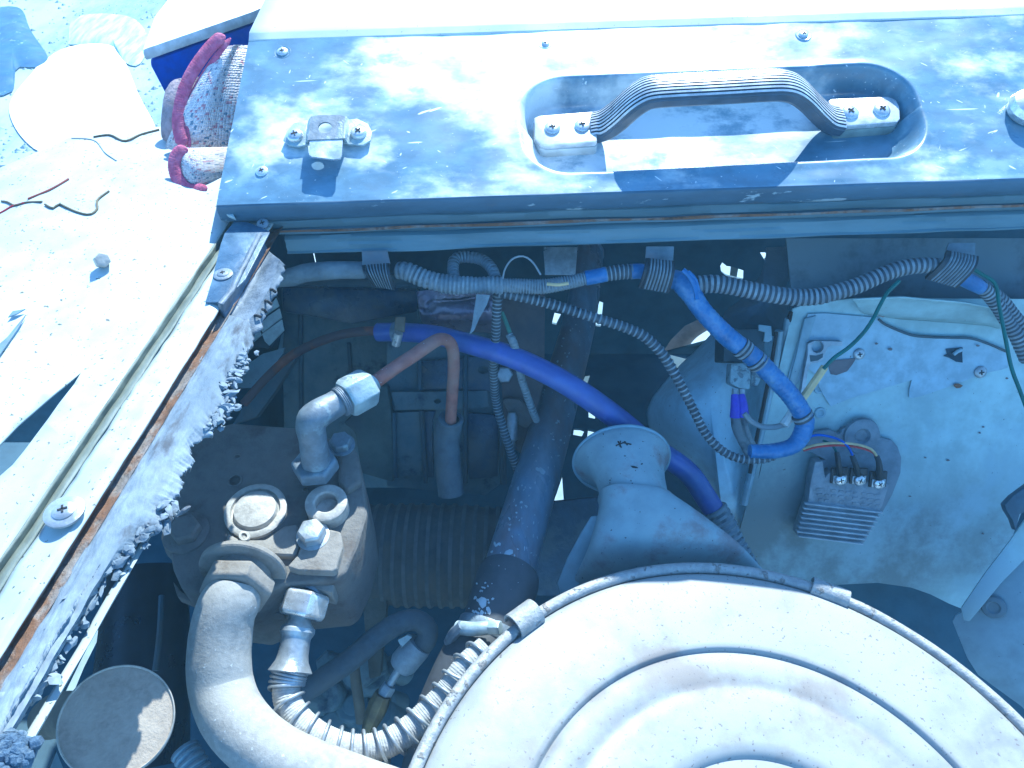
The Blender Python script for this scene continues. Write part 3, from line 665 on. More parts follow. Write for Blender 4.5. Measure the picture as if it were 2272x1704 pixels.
# foam seal: ragged inner edge, painted over
rag = [(600, 690), (561, 762), (530, 810), (505, 850), (508, 905), (447, 965), (420, 1010), (408, 1060), (372, 1120), (345, 1165), (314, 1187), (290, 1215), (262, 1240), (212, 1300), (150, 1395), (85, 1500), (20, 1610), (-60, 1740)]
def jag(p, r, c):
    j = Z * (.0006 * nz3((c * 30, r * 5, 1), 1) + .0004 * nz3((c * 20, r * 22, 8), 1) + .0002 * nz3(p, 220))
    k = max(0, (r - .74) / .26) ** 1.5; e = .0040 * nz3((c * 26, 3, 3), 1) + .0020 * nz3((c * 85 + r * 3, 7, 3), 1) + .0011 * nz3((c * 200 + r * 9, 2, 9), 1) + .0004 * nz3((c * 480, r * 30, 5), 1)
    return j + X * k * e - Z * k * .0015 + Z * k * .0012 * nz3(p, 240)
se = mk('foam_seal', ruled([ln((502, 700), (0, 1524), .3070, 700), ln((509, 707), (0, 1538), .3040, 700), ln((522, 712), (20, 1545), .300, 705), ln((545, 730), (60, 1560), .2995, 715), [pz(p, .303) for p in rag[1:]]], 900, 9, jag), seal_m, angle=75, solid=.0035)
tag(se, 'ragged pale foam seal strip painted over, crumbling along the inner edge of the fender', 'seal')
cr = Geo(); rs = poly_resample([pz(p, .303) for p in rag[1:]], 400)
for k in range(420):
    i = random.randrange(12, 396)
    if noise.noise(rs[i] * 16) < -.10: continue
    c = rs[i] + Vector((random.gauss(-.001, .0028), random.uniform(-.003, .003), random.uniform(-.0035, .0015))); r_ = random.uniform(.0010, .0036)
    rot = Matrix.Rotation(random.uniform(0, 6.28), 3, 'Z') @ Matrix.Rotation(random.uniform(-.7, .7), 3, 'X'); sx, sy, sz = random.uniform(.7, 1.6), random.uniform(.4, .9), random.uniform(.25, .6); V = []
    for a in range(3):
        for b_ in range(7):
            q = random.uniform(.55, 1.35) * (.55, 1, .7)[a]; V.append(c + rot @ Vector((math.cos(b_ * .8976 + a * .4) * r_ * q * sx, math.sin(b_ * .8976 + a * .4) * r_ * q * sy, (.8, 0, -.8)[a] * r_ * sz * random.uniform(.6, 1.2))))
    Fc = [[a * 7 + b_, a * 7 + (b_ + 1) % 7, a * 7 + 7 + (b_ + 1) % 7, a * 7 + 7 + b_] for a in range(2) for b_ in range(7)] + [list(range(7)), [14 + b_ for b_ in range(7)][::-1]]
    cr.add(V, Fc)
o = mk('foam_crumb', cr, seal_m, se, angle=40); o['kind'] = 'stuff'
cl = Geo()
for k in range(90):
    c = pz(K(100 + random.gauss(0, 50), 1580 + random.gauss(0, 45)), .300) + Z * random.uniform(-.002, .003); r_ = random.uniform(.0015, .0035)
    cl.join(lathe(c, Vector((random.uniform(-1, 1), random.uniform(-1, 1), 1)), [(r_ * .3, -r_), (r_, -r_ * .3), (r_ * .8, r_ * .5), (0, r_ * .9)], 5))
o = mk('torn_foam_clump', cl, mat('blue grey torn foam', (.07, .11, .17), .95, 0, c2=(.2, .25, .3), scale=160, amount=.45, edge=.2, bump=1, bscale=500)); tag(o, 'torn blue grey foam clump at the lower left corner', 'foam'); o['kind'] = 'stuff'
# black metal corner and cracked rubber at the head of the seal
bc = thing('rubber_corner', 'cracked black rubber corner seal under the left end of the panel', 'rubber seal', pz(D(1300, 400), .31))
cm = [D(1078, 522), D(1115, 400), D(1160, 215), D(1180, 160), D(1232, 95), D(1300, 100), D(1420, 150), D(1290, 400), D(1170, 520)]
mk('corner_plate', prism([pz(p, .298) for p in cm], (0, 0, -.0015)), mat('black blue enamel', (.06, .10, .16), .3, 0, c2=(.12, .18, .24), scale=60, amount=.4, edge=.3, bump=.3), bc, bevel=.0005)
l0 = [D(1375, 165), D(1290, 330), D(1230, 460), D(1172, 540)]; l1 = [D(1385, 200), D(1310, 370), D(1250, 480), D(1178, 575)]; l2 = [D(1410, 250), D(1340, 400), D(1270, 520), D(1195, 610)]; l3 = [D(1470, 300), D(1420, 440), D(1340, 580), D(1240, 690)]; l4 = [D(1500, 330), D(1475, 430), D(1400, 600), D(1325, 735)]
def jg(p, r, c): return Z * .0010 * nz3(p, 90) + (X * .0035 * nz3(p, 160) if r > .93 else X * 0)
mk('rubber_lip', ruled([[pz(p, .296) for p in l0], [pz(p, .304) for p in l1], [pz(p, .307) for p in l2], [pz(p, .300) for p in l3], [pz(p, .306) for p in l4]], 110, 6, jg), rubber_m, bc, angle=75, solid=.003)
for (a, b) in ((D(1420, 455), D(1450, 470)), (D(1330, 595), D(1372, 600)), (D(1395, 515), D(1430, 535)), (D(1380, 560), D(1400, 575))):
    mk('crack', tube([pz(a, .3015), pz(((a[0] + b[0]) / 2, (a[1] + b[1]) / 2 - 2), .3), pz(b, .3025)], .0009, 6), cross_m, bc)
x, y = FF.loc(D(1395, 110), 0)
# nut, wires and twig lying on the fender
nu = thing('loose_nut', 'small loose steel nut lying on the white fender', 'nut', fz((238, 612)))
np_ = fz((236, 606), .3015); np_.z += skin_dz(np_) + .0008
mk('nut_body', hexnut(np_, Vector((.6, -.6, .6)), .0048, .0075, .4, .0024), dust_m, nu, bevel=.0003)
def wire(name, pts, r, m, lab, cat, d=.3, n=8, grp=None, parent=None):
    if d < .45:
        P3_ = [pz(p, d) for p in pts]; P3_ = [p + Z * (skin_dz(p) + CAM_Z - .303 + r * .5 - p.z) for p in P3_]
    else: P3_ = [pt(p, d) for p in pts]
    g_ = tube(P3_, r * (.6 if d < .45 else 1), n, step=.003)
    o_ = mk(name, g_, m, parent)
    if parent is None: tag(o_, lab, cat, grp)
    return o_
wire('wire_scrap', [A(15, 1310), A(60, 1325), A(115, 1360), A(180, 1350), A(300, 1360)], .0011, wolive_m, 'short olive wire end by the red wire on the fender', 'wire')
wire('wire_scrap', [A(320, 1380), A(370, 1405), A(410, 1378), A(450, 1395), A(520, 1420), A(600, 1432), A(650, 1400), A(655, 1350), A(730, 1298)], .0013, wolive_m, 'long wavy olive wire lying on the white fender, hooked at its right end', 'wire')
wire('wire_scrap', [A(-20, 1395), A(30, 1385), A(90, 1360), A(180, 1352)], .0011, red_m, 'red wire end at the left edge of the photo', 'wire')
wire('wire_scrap', [A(615, 912), A(720, 900), A(820, 948), A(920, 905), A(1040, 872)], .0013, wolive_m, 'grey wire running towards the knitted glove', 'wire')
wire('wire_scrap', [A(470, 912), A(580, 925), A(640, 950), A(700, 1040), A(780, 1110)], .0007, wgrey_m, 'thin pale wire curving down on the fender', 'wire')
wire('twig', [A(200, 1325), A(320, 1285), A(400, 1250), A(470, 1215)], .0013, mat('reddish twig', (.25, .08, .06), .8), 'thin reddish twig on the white fender', 'twig')

# ================================================================== beyond the fender: case, glove, cloths
cs = thing('blue_case', 'blue box with a blown out white lid behind the knitted glove', 'case', pz(A(1000, 560), .34))
cb_ = [pz(A(940, 400), .27), pz(A(1640, 150), .27), pz(A(1900, 40), .27), pz(A(1300, -200), .27), pz(A(1020, 175), .27)]
mk('case_lid', prism(cb_, (0, 0, .010)), casew_m, cs, bevel=.003)
mk('case_body', prism([cb_[0] + Vector((.001, .0015, -.001)), cb_[1] + Vector((0, .0015, -.001)), cb_[2] + Vector((0, .0015, -.001)), cb_[3] + Vector((0, 0, -.001)), cb_[4] + Vector((.004, 0, -.001))], (.01, .01, -.075)), case_m, cs, bevel=.004)
def on_ground(p): return pz(p, CAM_Z)
cl1 = [A(240, 430), A(430, 310), A(730, 300), A(900, 620), A(1000, 900), A(600, 960), A(250, 980), A(60, 700)]
def cloth(name, pts, z, m, lab, cat, d):
    c = sum((pz(p, d) for p in pts), Vector()) / len(pts); rim = poly_resample(catmull([pz(p, d) for p in pts + [pts[0]]], [1] * (len(pts) + 1), .02)[0], 60)[:60]
    V = [c + Z * z]; Fc = []
    for r_ in range(1, 11):
        for k, q in enumerate(rim):
            b = c.lerp(q, r_ / 10); b = b + Z * (z * (1 - (r_ / 10) ** 2.5) * (1 + .5 * nz3(b, 9)) + .002)
            V.append(b)
    for k in range(60): Fc.append([0, 1 + k, 1 + (k + 1) % 60])
    for r_ in range(9):
        for k in range(60): a = 1 + r_ * 60; Fc.append([a + k, a + (k + 1) % 60, a + 60 + (k + 1) % 60, a + 60 + k])
    g_ = Geo(); g_.add(V, Fc); return tag(mk(name, g_, m, angle=60), lab, cat)
cloth('white_sheet', cl1, .02, paper_m, 'blown out white sheet lying beyond the fender at the left', 'sheet', 1.2965)
cloth('dark_cloth', [A(-120, 60), A(120, 50), A(200, 200), A(315, 385), A(230, 440), A(110, 440), A(70, 600), A(-150, 560)], .02, tarp_m, 'dark blue splattered cloth in the upper left corner', 'cloth', 1.2965)
cloth('dark_cloth', [A(440, 290), A(470, 130), A(640, 90), A(860, 120), A(960, 260), A(900, 420), A(800, 400), A(720, 300)], .012, mat('pale blue streaked cloth', (.28, .42, .48), .9, 0, c2=(.5, .6, .62), scale=14, amount=.5, edge=.3, bump=.3, stretch=(3, .5, 1)), 'pale blue streaked cloth left of the blue case', 'cloth', 1.297)

gl = thing('knitted_glove', 'mottled knitted glove with a red hem tucked behind the panel corner', 'glove', pt(A(1300, 700), .60))
# upper, wide fold: its axis runs from the hem (left) under the panel (right)
def gsec(p, d, hpx, tpx, tiltv=0):
    a = (UP + RT * tiltv).normalized() * px(hpx, d); b = (FW * -1) * px(tpx, d); return (pt(p, d), a, b)
g = loft([gsec(A(1235, 650), .585, 118, 16, .55), gsec(A(1280, 640), .585, 125, 26, .50), gsec(A(1400, 640), .59, 125, 34, .35), gsec(A(1500, 640), .60, 120, 34, .2), gsec(A(1660, 640), .61, 115, 30, .1)], 90, 14, ribs=45, rib_a=.012)
mk('cuff', g, knit_m, gl, angle=70)
def hem(pts, r, m, parent, d, name='hem', fl=.32):
    path, rr, L = catmull([pt(p, d) for p in pts], [r] * len(pts), .0006); Cc = []; Aa = []; Bb = []
    sec_ = [(math.cos(u * math.pi / 8), math.sin(u * math.pi / 8)) for u in range(16)]
    for i, p in enumerate(path):
        t = (path[min(len(path) - 1, i + 1)] - path[max(0, i - 1)]).normalized(); b_ = (FW - t * FW.dot(t)).normalized(); a_ = t.cross(b_)
        k = 1 + .02 * math.sin(i * 2 * math.pi / 3) + .05 * nz3(p, 60) + .03 * nz3(p, 300); e_ = min(1, i / 8, (len(path) - 1 - i) / 8) ** .5
        Cc.append(p); Aa.append(a_ * r * k * max(.15, e_)); Bb.append(b_ * r * k * fl * (1 + .03 * math.sin(i * 2 * math.pi / 3)) * max(.15, e_))
    return mk(name, sweep(sec_, Cc, Aa, Bb), m, parent, angle=80)
hem([A(1455, 232), A(1400, 262), A(1320, 350), A(1240, 470), A(1190, 580), A(1160, 700), A(1155, 820), A(1185, 950)], px(15, .58), redk_m, gl, .578)
hem([A(1490, 245), A(1430, 320), A(1350, 430), A(1270, 560), A(1215, 680), A(1200, 820), A(1225, 955)], px(7, .58), redk_m, gl, .579)
g = loft([gsec(A(1060, 730), .60, 52, 12, .1), gsec(A(1090, 715), .60, 66, 20, .15), gsec(A(1160, 720), .60, 74, 26, .15), gsec(A(1260, 720), .605, 76, 26, .1)], 60, 10, ribs=30, rib_a=.02)
mk('lining', g, greyk_m, gl, angle=70)
g2 = thing('knitted_glove', 'lower mottled knitted glove end with a rounded dark red hem beneath the larger glove', 'glove', pt(A(1260, 1100), .57))
g = loft([gsec(A(1165, 1070), .572, 30, 8, .0), gsec(A(1200, 1080), .57, 42, 22, -.05), gsec(A(1270, 1095), .57, 47, 30, -.1), gsec(A(1360, 1080), .575, 43, 30, -.1), gsec(A(1520, 1060), .59, 38, 24, 0)], 80, 10, ribs=40, rib_a=.014)
mk('cuff', g, knit_m, g2, angle=70)
hem([A(1215, 965), A(1150, 985), A(1125, 1060), A(1145, 1150), A(1200, 1215), A(1270, 1228), A(1340, 1210)], px(14, .565), redk_m, g2, .563)

gv = Geo()
for k in range(900):
    p = pz((random.uniform(-60, 560), random.uniform(-40, 380)), CAM_Z); r_ = random.uniform(.004, .016) * random.random() ** .5 + .002
    V = [p + Vector((math.cos(i * 1.256) * r_ * random.uniform(.6, 1.2), math.sin(i * 1.256) * r_ * random.uniform(.6, 1.2), 0)) for i in range(5)] + [p + Vector((0, 0, r_ * .6))]
    gv.add(V, [[i, (i + 1) % 5, 5] for i in range(5)])
o = mk('gravel', gv, mat('pale gravel', (.34, .40, .43), .9, 0, c2=(.24, .30, .34), scale=12, amount=.5, edge=.3), angle=20); tag(o, 'pale gravel scattered on the ground beyond the fender', 'gravel'); o['kind'] = 'stuff'
# ================================================================== dark boxes and brackets deep in the bay (left of the pipe)
def zf(Zm, x, y, d): return pt(Zm(x, y), d)
eb = thing('engine_block', 'grimy dark engine block with strap plates behind the brown tube', 'engine', pt((900, 1000), .78))
EBF = Frame(pt(Q(1000, 500), .74), X, Vector((0, -.80, .60)))
def ebp(poly, h, th=-.004): return prism([EBF.hit(p, h) for p in poly], EBF.ez * th)
mk('block_face', ebp([Q(430, -200), Q(1560, -200), Q(1560, 1300), Q(1400, 1420), Q(430, 1330)], 0, -.06), block_m, eb, bevel=.003)
greenp_m = mat('greenish grey grimy plate', (.075, .10, .095), .7, 0, c2=(.04, .05, .06), scale=20, amount=.45, edge=.3, bump=.4)
mk('side_plate', ebp([Q(0, 700), Q(130, 600), Q(140, 450), Q(330, 330), Q(440, 340), Q(480, 600), Q(505, 1100), Q(500, 1290), Q(180, 1200), Q(120, 800)], .012, -.03), greenp_m, eb, bevel=.003)
mk('strap', plate_holes([EBF.hit(p, .009) for p in (Q(480, 400), Q(1420, 385), Q(1440, 540), Q(1300, 560), Q(520, 575))], [[EBF.hit((Q(930, 490)[0] + 8 * math.cos(t * .5236), Q(930, 490)[1] + 5 * math.sin(t * .5236)), .009) for t in range(12)]], EBF.ez * -.005), block_m, eb)
bluep_m = mat('dark navy enamel with dust', (.018, .04, .085), .3, 0, c2=(.07, .08, .09), scale=26, amount=.50, edge=.25, bump=.3)
mk('navy_panel', ebp([Q(755, 100), Q(1190, 60), Q(1195, 370), Q(755, 380)], .006, -.005), bluep_m, eb, bevel=.001)
mk('navy_panel', plate_holes([EBF.hit(p, .006) for p in (Q(1215, 60), Q(1540, 20), Q(1550, 380), Q(1215, 400))], [[EBF.hit((Q(1378, 180)[0] + 12 * math.cos(t * .5236), Q(1378, 180)[1] + 9 * math.sin(t * .5236)), .006) for t in range(12)]], EBF.ez * -.004), bluep_m, eb)
mk('navy_panel', ebp([Q(1200, 600), Q(1500, 620), Q(1530, 700), Q(1530, 1230), Q(1240, 1260)], .007, -.006), bluep_m, eb, bevel=.002)
mk('navy_panel', ebp([Q(785, 585), Q(915, 585), Q(880, 700), Q(895, 1240), Q(830, 1240)], .005, -.006), bluep_m, eb, bevel=.001)
mk('navy_panel', ebp([Q(500, 600), Q(770, 585), Q(790, 1220), Q(520, 1230)], .008, -.006), block_m, eb, bevel=.002)
for a, b in ((Q(755, 90), Q(760, 380)), (Q(1205, 40), Q(1205, 1290)), (Q(1535, 20), Q(1570, 1300)), (Q(1555, 20), Q(1590, 1300)), (Q(775, 580), Q(820, 1290)), (Q(505, 600), Q(520, 1240))):
    mk('flange_rib', tube([EBF.hit(a, .010), EBF.hit(b, .010)], .0022, 8), dark_m, eb)
brownp_m = mat('brownish primer plate', (.12, .10, .095), .75, 0, c2=(.07, .07, .08), scale=18, amount=.45, edge=.4, bump=.3)
mk('right_plate', ebp([E(1790, 400), E(2065, 430), E(2060, 1000), E(2000, 1250), E(1950, 1500), Q(1600, 900), Q(1560, 300), E(1760, 700)], .016, -.006), brownp_m, eb, bevel=.001)
mk('bracket', ebp([Q(1565, 480), Q(1620, 455), Q(1740, 470), Q(1830, 560), Q(1890, 650), Q(1850, 740), Q(1780, 755), Q(1700, 700), Q(1640, 640)], .026, -.010), cast_m, eb, bevel=.003)
x, y = EBF.loc(Q(1668, 640), .03)
mk('stud', lathe(EBF.hit(Q(1665, 600), .030), Vector((0, -.55, -.6)), [(.0035, 0), (.0048, .004), (.0048, .024), (.0030, .026), (.0030, .034), (0, .034)], 16), steel_m, eb)
x, y = EBF.loc(Q(1590, 225), .018); hexbolt('bolt', EBF, x, y, .016, .008, .006, eb, steel_m)
mk('dust_patch', ebp([Q(745, 150), Q(790, 140), Q(835, 175), Q(800, 212), Q(760, 200)], .0075, -.001), cast_m, eb)
# dark boxes behind, upper left
lx = thing('dark_metal_box', 'big plain dark box in the shade under the left of the beam', 'box', pt(E(800, 900), .86))
LF = Frame(pt(E(700, 800), .84), X, Vector((0, -.85, .5)))
mk('box_body', prism([LF.hit(p, 0) for p in (E(355, 380), E(1240, 380), E(1250, 690), E(1240, 1700), E(380, 1700))], LF.ez * -.09), block_m, lx, bevel=.004)
mk('box_seam', tube([LF.hit(E(485, 430), .002), LF.hit(E(490, 1300), .002)], .0025, 8), dark_m, lx)
mk('box_seam', tube([LF.hit(E(795, 760), .002), LF.hit(E(830, 1200), .002)], .0022, 8), dark_m, lx)
mk('upper_lid', prism([LF.hit(p, .012) for p in (E(360, 400), E(1250, 420), E(1240, 560), E(820, 640), E(365, 560))], LF.ez * -.02), bluep_m, lx, bevel=.004)
mk('side_flap', prism([LF.hit(p, .006) for p in (M(370, 1060), M(385, 1000), M(375, 1200), M(355, 1395), M(240, 1530), M(310, 1330))], LF.ez * -.002), bucket_m, lx)
lw = tag(mk('lower_shelf', prism([pt(p, .80) for p in (E(30, 980), E(240, 830), E(380, 790), E(350, 900), E(230, 1050), E(60, 1050))], FW * .004), bucket_m), 'small blue grey shelf visible beside the foam seal', 'shelf')
dk = tag(mk('brace_bar', prism([pt(p, .74) for p in (E(365, 830), E(500, 790), E(330, 1060), E(200, 1240), E(40, 1290), E(120, 1160))], FW * .012), dark_m, bevel=.002), 'dark slanting brace bar left of the dark metal box', 'brace')
# louvred cream slats at the far left
sg = thing('grille', 'pale cream slats glimpsed between the rubber corner and the dark box', 'grille', pt(M(220, 1050), .93))
SF = Frame(pt(M(230, 1000), .80), X, Vector((0, -.5, .86)))
for q in ([M(290, 665), M(325, 760), M(150, 880), M(180, 800)], [M(330, 795), M(360, 905), M(120, 1090), M(80, 1010), M(190, 890)], [M(362, 930), M(385, 1060), M(200, 1250), M(150, 1200), M(115, 1110)], [M(80, 1050), M(110, 1120), M(0, 1210), M(0, 1150)]):
    mk('slat', prism([SF.hit(p, 0) for p in q], SF.ez * -.003), slat_m, sg, bevel=.0006)
mk('slat_back', prism([SF.hit(p, -.008) for p in (M(300, 640), M(395, 1060), M(200, 1290), M(-60, 1260), M(60, 1000))], SF.ez * -.003), dark_m, sg)
# foil box
fo = loft([(pt(E(1510, 440), .68), RT * px(92, .68), FW * .02), (pt(E(1515, 520), .66), RT * px(90, .66), FW * .022), (pt(E(1525, 620), .66), RT * px(86, .66), FW * .02), (pt(E(1560, 680), .67), RT * px(74, .67), FW * .012)], 60, 12, pw=6)
for k, v in enumerate(fo.v): fo.v[k] = v + (UP * .35 - FW) * (.006 * nz3(v, 45) + .0035 * nz3(v, 120))
tag(mk('foil_box', fo, foil_m, angle=50), 'crumpled purplish foil covered box behind the taped harness', 'box')
# light plate hanging below the beam
tag(mk('steel_tab', prism([pt(p, .70) for p in (F(308, 140), F(528, 140), F(515, 320), F(318, 320))], FW * .003), steel_m, bevel=.0005), 'pale steel tab below the beam edge, left of the middle harness clip', 'tab')

# ribbed drum
dr = tube([pt(I(240, 540), .70), pt(I(480, 545), .70), pt(I(760, 548), .70), pt(I(1120, 556), .70)], [px(108, .70), px(112, .70), px(112, .70), px(104, .70)], 48, rib=(px(24, .70), .022, .4))
tag(mk('ribbed_hose', dr, [mat('dark ribbed rubber', (.05, .055, .06), .8, 0, c2=(.08, .075, .065), scale=30, amount=.5, edge=.4, bump=.5), mat('worn rib edge', (.085, .09, .09), .75, 0, bump=.3)], angle=60), 'large dark ribbed bellows hose lying across the bay below the engine block', 'hose')
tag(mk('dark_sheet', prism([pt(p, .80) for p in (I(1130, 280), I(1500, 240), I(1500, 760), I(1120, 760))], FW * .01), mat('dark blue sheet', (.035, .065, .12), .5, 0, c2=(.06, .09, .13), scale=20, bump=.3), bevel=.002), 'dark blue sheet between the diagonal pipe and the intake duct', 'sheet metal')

# ================================================================== diagonal pipe with rubber coupler
pp = thing('diagonal_pipe', 'dark blue rust bloomed pipe running diagonally down the bay into a rubber coupler', 'pipe', pt((1200, 1000), .74))
pth = [((1309, 560), .99, 62), ((1303, 603), .95, 66), ((1287, 706), .89, 72), ((1251, 844), .80, 84), ((1213, 981), .71, 96), ((1158, 1170), .62, 109), ((1118, 1300), .575, 116)]
mk('tube', tube([pt(p, d) for p, d, w_ in pth], [px(w_ / 2, d) for p, d, w_ in pth], 48, step=.008), pipe_m, pp)
pth = [((1131, 1274), .580, 134), ((1125, 1292), .575, 142), ((1098, 1380), .556, 142), ((1084, 1407), .551, 142), ((1052, 1458), .54, 145), ((1014, 1540), .53, 148), ((985, 1620), .52, 150), ((960, 1740), .52, 150)]
mk('coupler', tube([pt(p, d) for p, d, w_ in pth], [px(w_ / 2, d) for p, d, w_ in pth], 48, step=.004), mat('grey rubber coupler', (.05, .055, .065), .65, 0, c2=(.065, .07, .08), scale=20, amount=.5, edge=.4, bump=.15, speck=(.5, .52, .55), speck_a=.27), pp)  # rubber darkened: shade on the coupler is put into its colour
tg_ = tube([pt(p, d) for p, d, w_ in pth], [px(w_ / 2, d) for p, d, w_ in pth], 48, step=.004)
rnd = random.Random(11); cat_ = surf(tg_)
pth0 = [((1309, 560), .99, 62), ((1303, 603), .95, 66), ((1287, 706), .89, 72), ((1251, 844), .80, 84), ((1213, 981), .71, 96), ((1158, 1170), .62, 109), ((1118, 1300), .575, 116)]
pat_ = surf(tube([pt(p, d) for p, d, w_ in pth0], [px(w_ / 2, d) for p, d, w_ in pth0], 48, step=.008))
flake_m = mat('pale paint flake', (.42, .48, .52), .6, 0, bump=.1)
sp_ = [(I(1180, 105), 10), (I(1160, 98), 8), (I(1005, 540), 12), (I(1040, 570), 7), (I(960, 490), 6), (I(940, 488), 5)] + [(I(rnd.uniform(900, 1150) , rnd.uniform(150, 620)), rnd.uniform(1.5, 4.5)) for k in range(46)] + [(F(rnd.uniform(250, 560), rnd.uniform(650, 1650)), rnd.uniform(1.2, 3.5)) for k in range(50)]
o = mk('paint_flakes', chips(pat_, sp_, 4, .6), flake_m, pp, smooth=False); o['kind'] = 'stuff'
o = mk('coupler_flakes', chips(cat_, [(I(872, 798), 16), (I(905, 832), 8), (I(870, 850), 7), (I(835, 770), 4)] + [(I(rnd.uniform(800, 930), rnd.uniform(680, 860)), rnd.uniform(1.2, 4)) for k in range(30)], 6, .7), flake_m, pp, smooth=False); o['kind'] = 'stuff'
ca, cb2 = pt((1090, 1392), .5525), pt((1078, 1425), .5475); ax = (cb2 - ca).normalized()
cm_ = thing('hose_clamp', 'worm drive clamp around the rubber coupler', 'clamp', ca)
mk('band', lathe(ca, ax, [(px(72.5, .55), -.001), (px(74.5, .55), 0), (px(74.5, .55), .0085), (px(72.5, .55), .0095)], 48), plate_m, cm_)
p0, p1 = pt(I(745, 925), .528), pt(I(905, 925), .521)
mk('screw_housing', tube([p0, p0.lerp(p1, .5) + FW * -.003, p1], px(15.5, .525), 14), zincnut_m, cm_)
mk('screw_head', hexnut(p1, (p1 - p0), px(17, .525), .0085, .2, .001), zincnut_m, cm_, bevel=.0004)
mk('band_tail', tube([pt(I(700, 1000), .535), pt(I(725, 955), .528), pt(I(770, 915), .524)], .004, 8), plate_m, cm_)

# ================================================================== steering pump casting, lower left
lit_cast_m = mat('sunlit tone of dusty cast iron', (.18, .165, .145), .8, 0, c2=(.25, .23, .20), scale=45, amount=.5, edge=.5, bump=.5, bscale=280, c3=(.12, .10, .08), s3=35, a3=.40)  # lighter copy of the cast iron; sunlight put into the lit parts' colour
PD_ = Frame(pz(H(500, 550), .433), X, Vector((.02, -.10, 1)))
pu = thing('hydraulic_pump', 'dusty cast pump housing with round plugs and hex bolts at the lower left', 'pump', PD_.p(0, 0, -.05))
def pp_(poly, h, th): return prism([PD_.hit(p, h) for p in poly], PD_.ez * -th)
mk('housing', pp_([H(150, 560), H(170, 480), H(190, 380), H(230, 250), H(290, 200), H(420, 168), H(700, 190), H(830, 232), H(890, 238), H(935, 262), H(962, 310), H(985, 420), H(1000, 560), H(960, 700), H(905, 820), H(865, 850), H(640, 870), H(480, 940), H(300, 915), H(200, 890), H(160, 800), H(140, 690)], 0, .075), cast_m, pu, bevel=.004, seg=3)
mk('raised_boss', pp_([H(395, 640), H(450, 672), H(560, 672), H(640, 612), H(700, 605), H(708, 690), H(690, 745), H(470, 735), H(385, 700)], .0055, .012), lit_cast_m, pu, bevel=.003, seg=3)
mk('port_block', pp_([H(655, 790), H(700, 740), H(715, 690), H(800, 620), H(885, 640), H(896, 700), H(875, 770), H(868, 800), H(850, 812), H(700, 806)], .007, .045), lit_cast_m, pu, bevel=.003, seg=3)
mk('corner_boss', pp_([H(848, 260), H(885, 230), H(930, 250), H(960, 300), H(978, 420), H(905, 470), H(870, 420), H(880, 330)], .006, .03), cast_m, pu, bevel=.004, seg=3)
mk('port_pad', pp_([H(660, 800), H(868, 800), H(852, 905), H(720, 870), H(655, 840)], -.006, .02), lit_cast_m, pu, bevel=.002)
def disc(name, p, r, h, m, par, holer=0, sq=1, tilt=None):
    x, y = PD_.loc(p, h); pr = [(r, -h), (r, -.0008), (r - .0012, 0)]
    pr += [(holer * 1.15, 0), (holer, -.001), (holer * .98, -.008), (0, -.008)] if holer else [(r * .80, .0), (r * .77, -.0020), (r * .71, -.0022), (r * .66, .0010), (r * .40, .0020), (0, .0022)]
    return mk(name, lathe(PD_.p(x, y, h), tilt or PD_.ez, pr, 48), m, par, angle=40)
disc('round_plug', H(517, 545), .0205, .0035, dust_m, pu)
pass
o = disc('threaded_port', H(822, 512), .0138, .012, dust_m, pu, .0072)
for p, r_, h_, m_ in ((H(765, 655), .0090, .0085, steel_m), (H(212, 625), .0100, .0080, cast_m), (H(888, 262), .0080, .0060, plate_m)):
    x, y = PD_.loc(p, .008); hexbolt('hex_bolt', PD_, x, y, .0025 if p[0] < 600 else .0075, r_, h_, pu, m_, .5, washer=r_ * 1.18)
x, y = PD_.loc(H(215, 640), .002); mk('bolt_boss', lathe(PD_.p(x, y, -.01), PD_.ez, [(.0165, 0), (.0150, .0115), (.0125, .0128), (0, .0128)], 32), cast_m, pu)
for ch, q in (('B', H(730, 455)), ('C', H(560, 640))): pass
for k, q in enumerate((H(430, 420), H(440, 318), H(735, 457))):
    x, y = PD_.loc(q); mk('cast_mark', lathe(PD_.p(x, y, 0), PD_.ez, [((.0052, .0026, .0024)[k], 0), ((.0050, .0024, .0022)[k], .0007), ((.0040, .0016, .0014)[k], .0007), ((.0038, .0014, .0012)[k], 0)], 20), cast_m, pu)
x, y = PD_.loc(H(470, 660), .006); mk('cast_mark', lathe(PD_.p(x, y, .0055), PD_.ez, [(.0034, 0), (.0030, .0012), (.0018, .0012), (.0015, 0)], 18, sq=1.3), dust_m, pu)
mk('lower_web', pp_([H(160, 850), H(200, 900), H(320, 935), H(520, 960), H(640, 960), H(640, 1000), H(480, 985), H(280, 960), H(180, 920)], -.03, .01), cast_m, pu, bevel=.002)
# suction flange, its nut and the big hose
hx_ = (pt(H(395, 960), .474) - pt(H(462, 770), .500)).normalized()
hz = thing('suction_hose', 'thick dusty grey rubber hose curving down from the pump and under the air filter', 'hose', pt((430, 1450), .48))
fo_ = pt(H(462, 818), .494)
mk('flange', lathe(fo_, hx_, [(.016, -.010), (.018, -.0045), (.0262, -.0040), (.0270, -.0030), (.0270, -.0006), (.0262, .0003), (.018, .0003), (.0175, .006)], 48), lit_cast_m, hz, angle=35)
mk('hex_nut', hexnut(fo_ + hx_ * .0045, hx_, .0225, .0125, .25, .017), lit_cast_m, hz, bevel=.0012)
pth = [(H(430, 885), .484, 118), (H(416, 930), .481, 128), (H(388, 990), .479, 131), (H(368, 1100), .478, 136), (H(362, 1200), .476, 138), (H(372, 1310), .474, 139), (H(412, 1420), .467, 140), (H(490, 1520), .461, 140), (H(600, 1605), .457, 138), (H(740, 1670), .455, 134), (H(900, 1730), .455, 134), (H(1100, 1800), .456, 134)]
